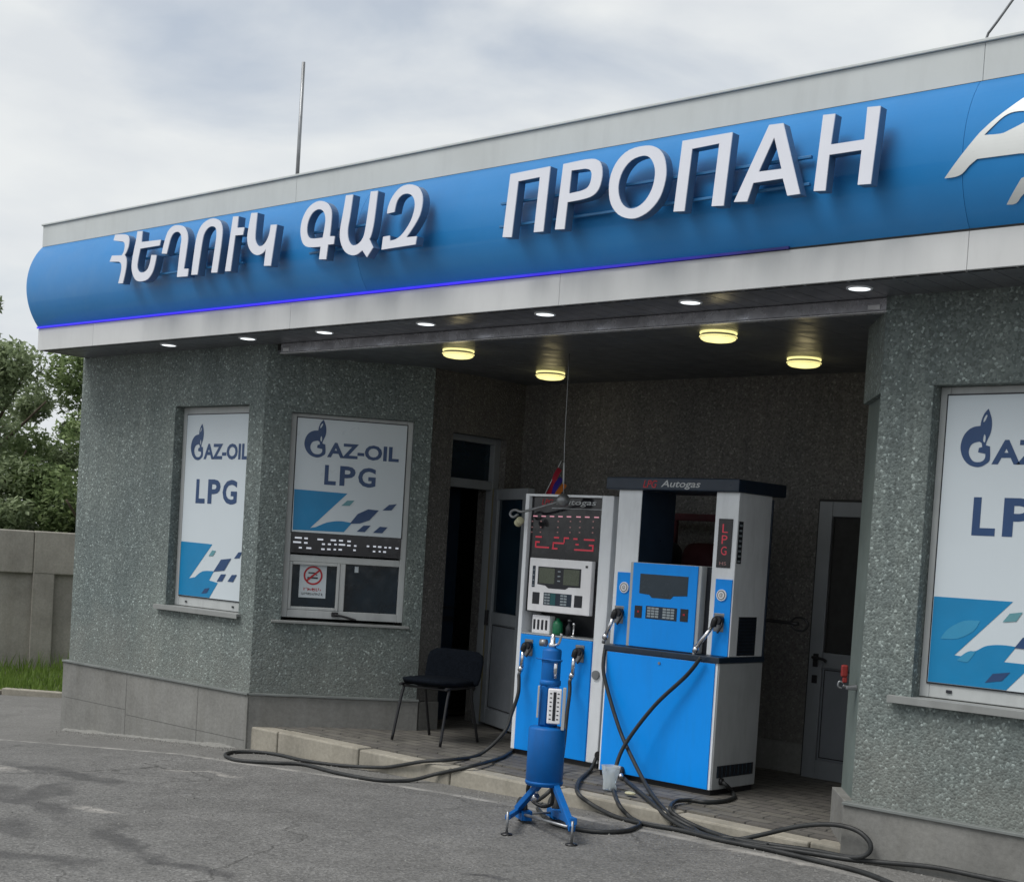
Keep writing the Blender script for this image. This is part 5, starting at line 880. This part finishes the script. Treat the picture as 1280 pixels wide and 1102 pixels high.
mb = MB(); mb.tube([(cx-.05, cy+.04, .34), (cx-.12, cy+.06, .30), (cx-.15, cy+.08, .22), (cx-.08, cy+.09, .19), (cx+.0, cy+.08, .22), (cx+.02, cy+.05, .30), (cx+.02, cy+.03, .335)], .010, RUBBER, 8)
mb.cyl((cx-.05, cy-.02, .24), (cx-.02, cy-.03, .27), .018, CHROME); mb.cyl((cx-.035, cy-.02, .25), (cx-.03, cy-.02, .33), .009, CHROME); mb.build('drain_hose', T)

# ------------------------------------------------------------ chair
CH = thing('chair', 'black fabric visitor chair with metal legs beside the ticket window corner', 'chair', (-7.30, 7.39, .18))
ca = R(280); f_ = V((math.cos(ca), math.sin(ca), 0)); s_ = V((-f_.y, f_.x, 0)); c0 = V((-7.30, 7.39, .18))
def cp(a, b_, z): return c0+f_*a+s_*b_+V((0, 0, z))
def cushion(mb, hw, hd, th, fn, m_, n=10, pw=3.5):
    i = mb.mi(m_); b = bmesh.new(); bmesh.ops.create_uvsphere(b, u_segments=28, v_segments=14, radius=1)
    for v in b.verts:
        x_, y_, z_ = v.co; r_ = (abs(x_)**2+abs(y_)**2)**.5
        if r_ > 1e-5:
            t_ = math.atan2(y_, x_); k_ = (abs(math.cos(t_))**pw+abs(math.sin(t_))**pw)**(-1/pw); rr = min(1, r_)**.45
            x_, y_ = k_*math.cos(t_)*rr, k_*math.sin(t_)*rr
        v.co = fn(x_*hd, y_*hw, math.copysign(abs(z_)**.8, z_)*th)
    for f in b.faces: f.smooth = True
    mb.merge(b, i)
mb = MB(); cushion(mb, .225, .215, .030, lambda a, b_, z: cp(a+.005, b_, .435+z+.05*(a*a)*-1.2+.012*(a>0.15)), FABRIC); mb.build('seat', CH)
def bk(a, b_, z): # a along height
    h = .525+a; return cp(-.19-.20*(h-.45)+z+.25*b_*b_, b_, h)
mb = MB(); cushion(mb, .245, .135, .022, bk, FABRIC, pw=5.5); mb.build('backrest', CH)
for sg in (-1, 1):
    mb = MB(); mb.tube([cp(.235, .21*sg, .005), cp(.17, .20*sg, .30), cp(.135, .195*sg, .405)], .0105, BLACKM, 10, 5); mb.build('front_leg', CH)
    mb = MB(); mb.tube([cp(-.235, .215*sg, .005), cp(-.16, .205*sg, .25), cp(-.12, .20*sg, .405)], .0105, BLACKM, 10, 5); mb.build('rear_leg', CH)
    mb = MB(); mb.tube([cp(.19, .20*sg, .405), cp(-.14, .20*sg, .405), cp(-.20, .17*sg, .39), cp(-.235, .12*sg, .52)], .0105, BLACKM, 10, 5); mb.build('frame_tube', CH)
mb = MB(); mb.tube([cp(.15, -.2, .395), cp(.15, .2, .395)], .009, BLACKM, 8, 1); mb.build('cross_tube', CH); mb = MB(); mb.tube([cp(-.12, -.2, .395), cp(-.12, .2, .395)], .009, BLACKM, 8, 1); mb.build('cross_tube', CH)

# ------------------------------------------------------------ small things
mb = MB(); mb.lathe([(0, .0), (.036, .0), (.040, .01), (.041, .06), (.046, .10), (.054, .145), (.051, .147), (.043, .10), (.038, .06), (.036, .012), (0, .01)], CLEAR, 24, Matrix.Translation((-5.33, 6.92, .181)))
for v in mb.bm.verts:
    t_ = math.atan2(v.co.y-6.92, v.co.x+5.33); v.co.x += .009*math.sin(t_*3+v.co.z*40); v.co.y += .009*math.cos(t_*4+v.co.z*30)
tag(mb.build('plastic_cup', None, (-5.33, 6.92, .181)), 'crumpled clear plastic container standing on the kerb between the pumps', 'container')
mb = MB(); bmesh.ops.create_icosphere(mb.bm, subdivisions=2, radius=.035, matrix=Matrix.Translation((-5.14, 6.88, .193)) @ Matrix.Diagonal((1.1, .8, .32, 1))); mb.mi(CREAM); tag(mb.build('yellowish_stone', None, (-5.14, 6.88, .18)), 'flat yellowish stone on the paving in front of the right pump', 'stone')
# red valve on the splayed right wall
t = thing('wall_tap', 'red handled pipe tap on the edge of the splayed wall by the right pillar', 'tap', (-3.76, 6.9, 1.05))
q = fR0+uR*(LR-.27)+nR*.0; q.z = 0; FV = (q, uR, nR)
mb = MB(); fbox(mb, FV, -.02, .02, -.03, .03, .965, .985, STEEL, .005); mb.tube([q+nR*-.03+Z3*.985, q+nR*.02+Z3*.98, q+nR*.045+Z3*.985], .009, STEEL, 10); mb.build('pipe', t)
mb = MB(); fbox(mb, FV, -.016, .016, .025, .06, 1.031, 1.095, RED, .008); fbox(mb, FV, -.012, .012, .025, .05, 1.0, 1.032, RED, .006); mb.build('handle', t)
mb = MB(); mb.tube([q+nR*.045+Z3*1.0, q+nR*.065+Z3*1.005, q+nR*.07+Z3*.98, q+nR*.05+Z3*.97], .005, STEEL, 8); mb.build('ring', t)
# red rack with bags behind the right pump
t = thing('red_rack', 'dark red tube rack against the porch back wall, seen through the right pump', 'rack', (-6.0, 8.5, .18))
mb = MB()
mb.box(-6.45, -5.62, 8.50, 8.54, 1.875, 1.925, DRED, .004)
for x_ in (-6.13, -5.64): mb.box(x_, x_+.03, 8.505, 8.535, .18, 1.874, DRED, .004)
mb.box(-6.45, -6.42, 8.505, 8.535, .18, 1.874, DRED, .004); mb.build('frame', t)
mb = MB(); mb.box(-6.44, -5.60, 8.30, 8.58, 1.36, 1.38, BLACKM, .004); mb.build('shelf', t)
for x_, m_, lab in ((-6.16, DARK, 'dark bulky bag lying on the red rack, on the left'), (-5.78, DRED, 'dark red bulky bag lying on the red rack, on the right')):
    mb = MB(); cushion(mb, .13, .15, .17, lambda a, b_, z: V((x_+a, 8.42+b_, 1.55+z)), m_); tag(mb.build('bag', None, (x_, 8.42, 1.38)), lab, 'bag', 'bags on the red rack')

# roof pole and cable
t = thing('lightning_rod', 'thin grey metal pole rising from the flat roof above the left sign lettering', 'pole', (-8.975, 7.2, 3.93))
mb = MB(); mb.cyl((-8.975, 7.2, 3.93), (-8.972, 7.2, 5.245), .016, STEEL, 10, .013); mb.build('rod', t)
mb = MB(); mb.lathe([(0, 0), (.06, 0), (.06, .01), (.02, .015), (.02, .06), (0, .06)], STEEL, 14, Matrix.Translation((-8.975, 7.2, 3.93))); mb.build('foot', t)
mb = MB(); mb.tube([(-3.10, 6.5, 3.94), (-3.075, 6.5, 4.118), (-2.96, 6.5, 4.272), (-2.2, 6.55, 5.3), (-1.3, 6.6, 6.6)], .006, STEEL, 6, 5); tag(mb.build('roof_cable', None, (-3.1, 6.5, 3.94)), 'thin cable running up from the roof edge at the top right corner', 'cable')
t = thing('roof_mast', 'tall steel mast on the roof that holds the cable', 'mast', (-1.3, 6.7, 3.93)); mb = MB(); mb.cyl((-1.3, 6.7, 3.93), (-1.3, 6.7, 6.8), .03, STEEL, 12); mb.build('pole', t)

# ------------------------------------------------------------ fence, grass, trees
fd = V((.42, .907, 0)).normalized(); FF = (V((-16.67, 9.13, 0)), fd, V((fd.y, -fd.x, 0)))
CF = thing('concrete_fence', 'grey precast concrete panel fence behind the grass at the far left', 'fence', (-16.67, 9.13, -.33))
for k in range(-3, 5):
    u = .33+k*2.3
    mb = MB(); fbox(mb, FF, u, u+.26, -.10, .065, -.45, 1.155, FENCE, .01); mb.build('post', CF)
    mb = MB(); fbox(mb, FF, u+.261, u+2.299, -.07, .0, -.45, 1.0, FENCE); fbox(mb, FF, u+.261, u+2.299, -.07, .060, .90, 1.155, FENCE, .012) if False else None
    mb.build('panel', CF)
    mb = MB(); fbox(mb, FF, u+.002, u+2.298, -.105, .070, .905, 1.45+.012*math.sin(k*3), FENCE, .014) if False else fbox(mb, FF, u+.002, u+2.298, -.105, .070, 1.157 if False else .92, 1.45+.012*math.sin(k*3.), FENCE, .014); mb.build('top_beam', CF)
def grass():
    mb = MB(); i = mb.mi(GRASS); rnd = random.Random(3)
    for k in range(26000):
        u = rnd.uniform(-4.5, 9.5); w_ = rnd.random()
        p0 = kb+kd*u+kn*.04; p1 = FF[0]+FF[1]*(u*1.0)
        p = p0.lerp(p1, w_**1.0); z = zg(p.x)
        if p.y > 13 or p.x > -11.2: continue
        patch = .5+.5*math.sin(p.x*2.1+1.3*math.sin(p.y*1.7))
        h = rnd.uniform(.05, .16)*(.55+.9*patch)*(1.0+.9*(w_ > .55)); a = rnd.uniform(0, 6.28); wd = rnd.uniform(.006, .014)
        dx, dy = math.cos(a), math.sin(a); ln = rnd.uniform(.1, .55)*h; b_ = rnd.uniform(0, 6.28)
        v0 = mb.bm.verts.new((p.x-dx*wd, p.y-dy*wd, z-.01)); v1 = mb.bm.verts.new((p.x+dx*wd, p.y+dy*wd, z-.01))
        v2 = mb.bm.verts.new((p.x+math.cos(b_)*ln, p.y+math.sin(b_)*ln, z+h)); f = mb.bm.faces.new((v0, v1, v2)); f.material_index = i
    return mb.build('grass')
g_ = grass(); struct(g_, 'stuff')
mb = MB(); i = mb.mi(M_simple('soil', (.05, .055, .03), .95, var=.4, scale=4)); pl = []
for k in range(-9, 13):
    p = kb+kd*k+kn*.02; pl.append((p.x, p.y, zg(p.x)+.012))
vs = [mb.bm.verts.new(p) for p in pl]; ve = [mb.bm.verts.new((p[0]-6, p[1]+3, zg(p[0]-6)+.012)) for p in pl]
for a, b_, c, d_ in zip(vs, vs[1:], ve[1:], ve): mb.bm.faces.new((a, b_, c, d_)).material_index = i
struct(mb.build('verge_soil'))
def tree(x, y, h, rx, label, mat_, n, seed, name='tree'):
    rnd = random.Random(seed); z0 = zg(x); t = thing(name, label, 'tree', (x, y, z0), 'trees behind the concrete fence')
    mb = MB(); mb.tube([(x, y, z0-.1), (x+.05, y, z0+h*.25), (x-.05, y+.05, z0+h*.5), (x+.1, y, z0+h*.8)], lambda u: .11*(1-.75*u)+.01, BARK, 10, 5)
    for k in range(9):
        a = k*2.4+rnd.random(); z_ = z0+h*rnd.uniform(.2, .55); L_ = rx*rnd.uniform(.5, .85)
        mb.tube([(x, y, z_), (x+L_*.5*math.cos(a), y+L_*.5*math.sin(a), z_+L_*.35), (x+L_*math.cos(a), y+L_*math.sin(a), z_+L_*.9)], lambda u: .045*(1-.8*u)+.004, BARK, 6, 4)
    mb.build('trunk', t)
    cl = []
    for k in range(64):
        a = rnd.uniform(0, 6.28); e = rnd.uniform(-.95, 1); rr = rnd.uniform(.35, 1)**.6
        q = math.sqrt(1-e*e); cl.append((V((x+rx*rr*q*math.cos(a), y+rx*rr*q*math.sin(a), z0+h*.53+h*.47*rr*e)), rnd.uniform(.22, .5)))
    mb = MB(); i = mb.mi(mat_)
    for k in range(n):
        c, r_ = cl[rnd.randrange(len(cl))]; d_ = V((rnd.gauss(0, 1), rnd.gauss(0, 1), rnd.gauss(0, 1))).normalized()*r_*rnd.uniform(.2, 1)**.6; d_.z *= .75
        p = c+d_; s_ = rnd.uniform(.03, .068); ax = V((rnd.gauss(0, 1), rnd.gauss(0, 1), rnd.gauss(0, .7))).normalized(); bx = ax.cross(V((rnd.gauss(0, .6), rnd.gauss(0, .6), 1))).normalized()
        vs = [mb.bm.verts.new(p+ax*(s_*a)+bx*(s_*b_)) for a, b_ in ((-1, 0), (-.2, .45), (1, 0), (-.2, -.45))]
        f = mb.bm.faces.new(vs); f.material_index = i
    mb.build('crown', t)
tree(-20.9, 10.6, 5.3, 1.9, 'leafy green tree beyond the fence at the left edge of the picture', LEAF2, 46000, 1)
tree(-18.8, 12.2, 4.7, 1.8, 'leafy tree beyond the fence, next to the building corner', LEAF1, 42000, 2)
tree(-19.6, 9.6, 2.9, 1.5, 'low dense bush just above the fence at the left edge', LEAF2, 24000, 3, 'bush')
tree(-17.9, 11.6, 2.8, 1.3, 'low dense bush just above the fence beside the building', LEAF1, 22000, 4, 'bush')
tree(-17.2, 14.6, 4.6, 1.8, 'leafy tree hidden behind the building corner', LEAF1, 9000, 5)
tree(-22.5, 7.8, 4.4, 1.9, 'leafy tree beyond the fence, left of the picture edge', LEAF2, 9000, 6)
tree(-24.5, 12.5, 4.9, 2.2, 'large leafy tree farthest behind the fence', LEAF2, 12000, 8)

# loose grit and small stones lying on the asphalt and against the walls
def grit():
    mb = MB(); i = mb.mi(CONC); j = mb.mi(ASPH); rnd = random.Random(11)
    for k in range(1500):
        if k % 3 == 0: x = rnd.uniform(-11, -8.5); y = 6.62-abs(rnd.gauss(0, .12))
        elif k % 3 == 1: x = rnd.uniform(-8.5, -3.0); y = 6.66-abs(rnd.gauss(0, .16))
        else: x = rnd.uniform(-11, -2.5); y = rnd.uniform(2.5, 6.5)
        s_ = rnd.uniform(.003, .010); z = zg(x); c = []
        for q in range(5):
            a = q*1.2566+rnd.uniform(-.3, .3); c.append(mb.bm.verts.new((x+s_*math.cos(a), y+s_*math.sin(a), z-.001)))
        tp = mb.bm.verts.new((x, y, z+s_*rnd.uniform(.6, 1.1)))
        for q in range(5): mb.bm.faces.new((c[q], c[(q+1) % 5], tp)).material_index = i if rnd.random() < .6 else j
    return mb.build('gravel')
struct(grit(), 'stuff')
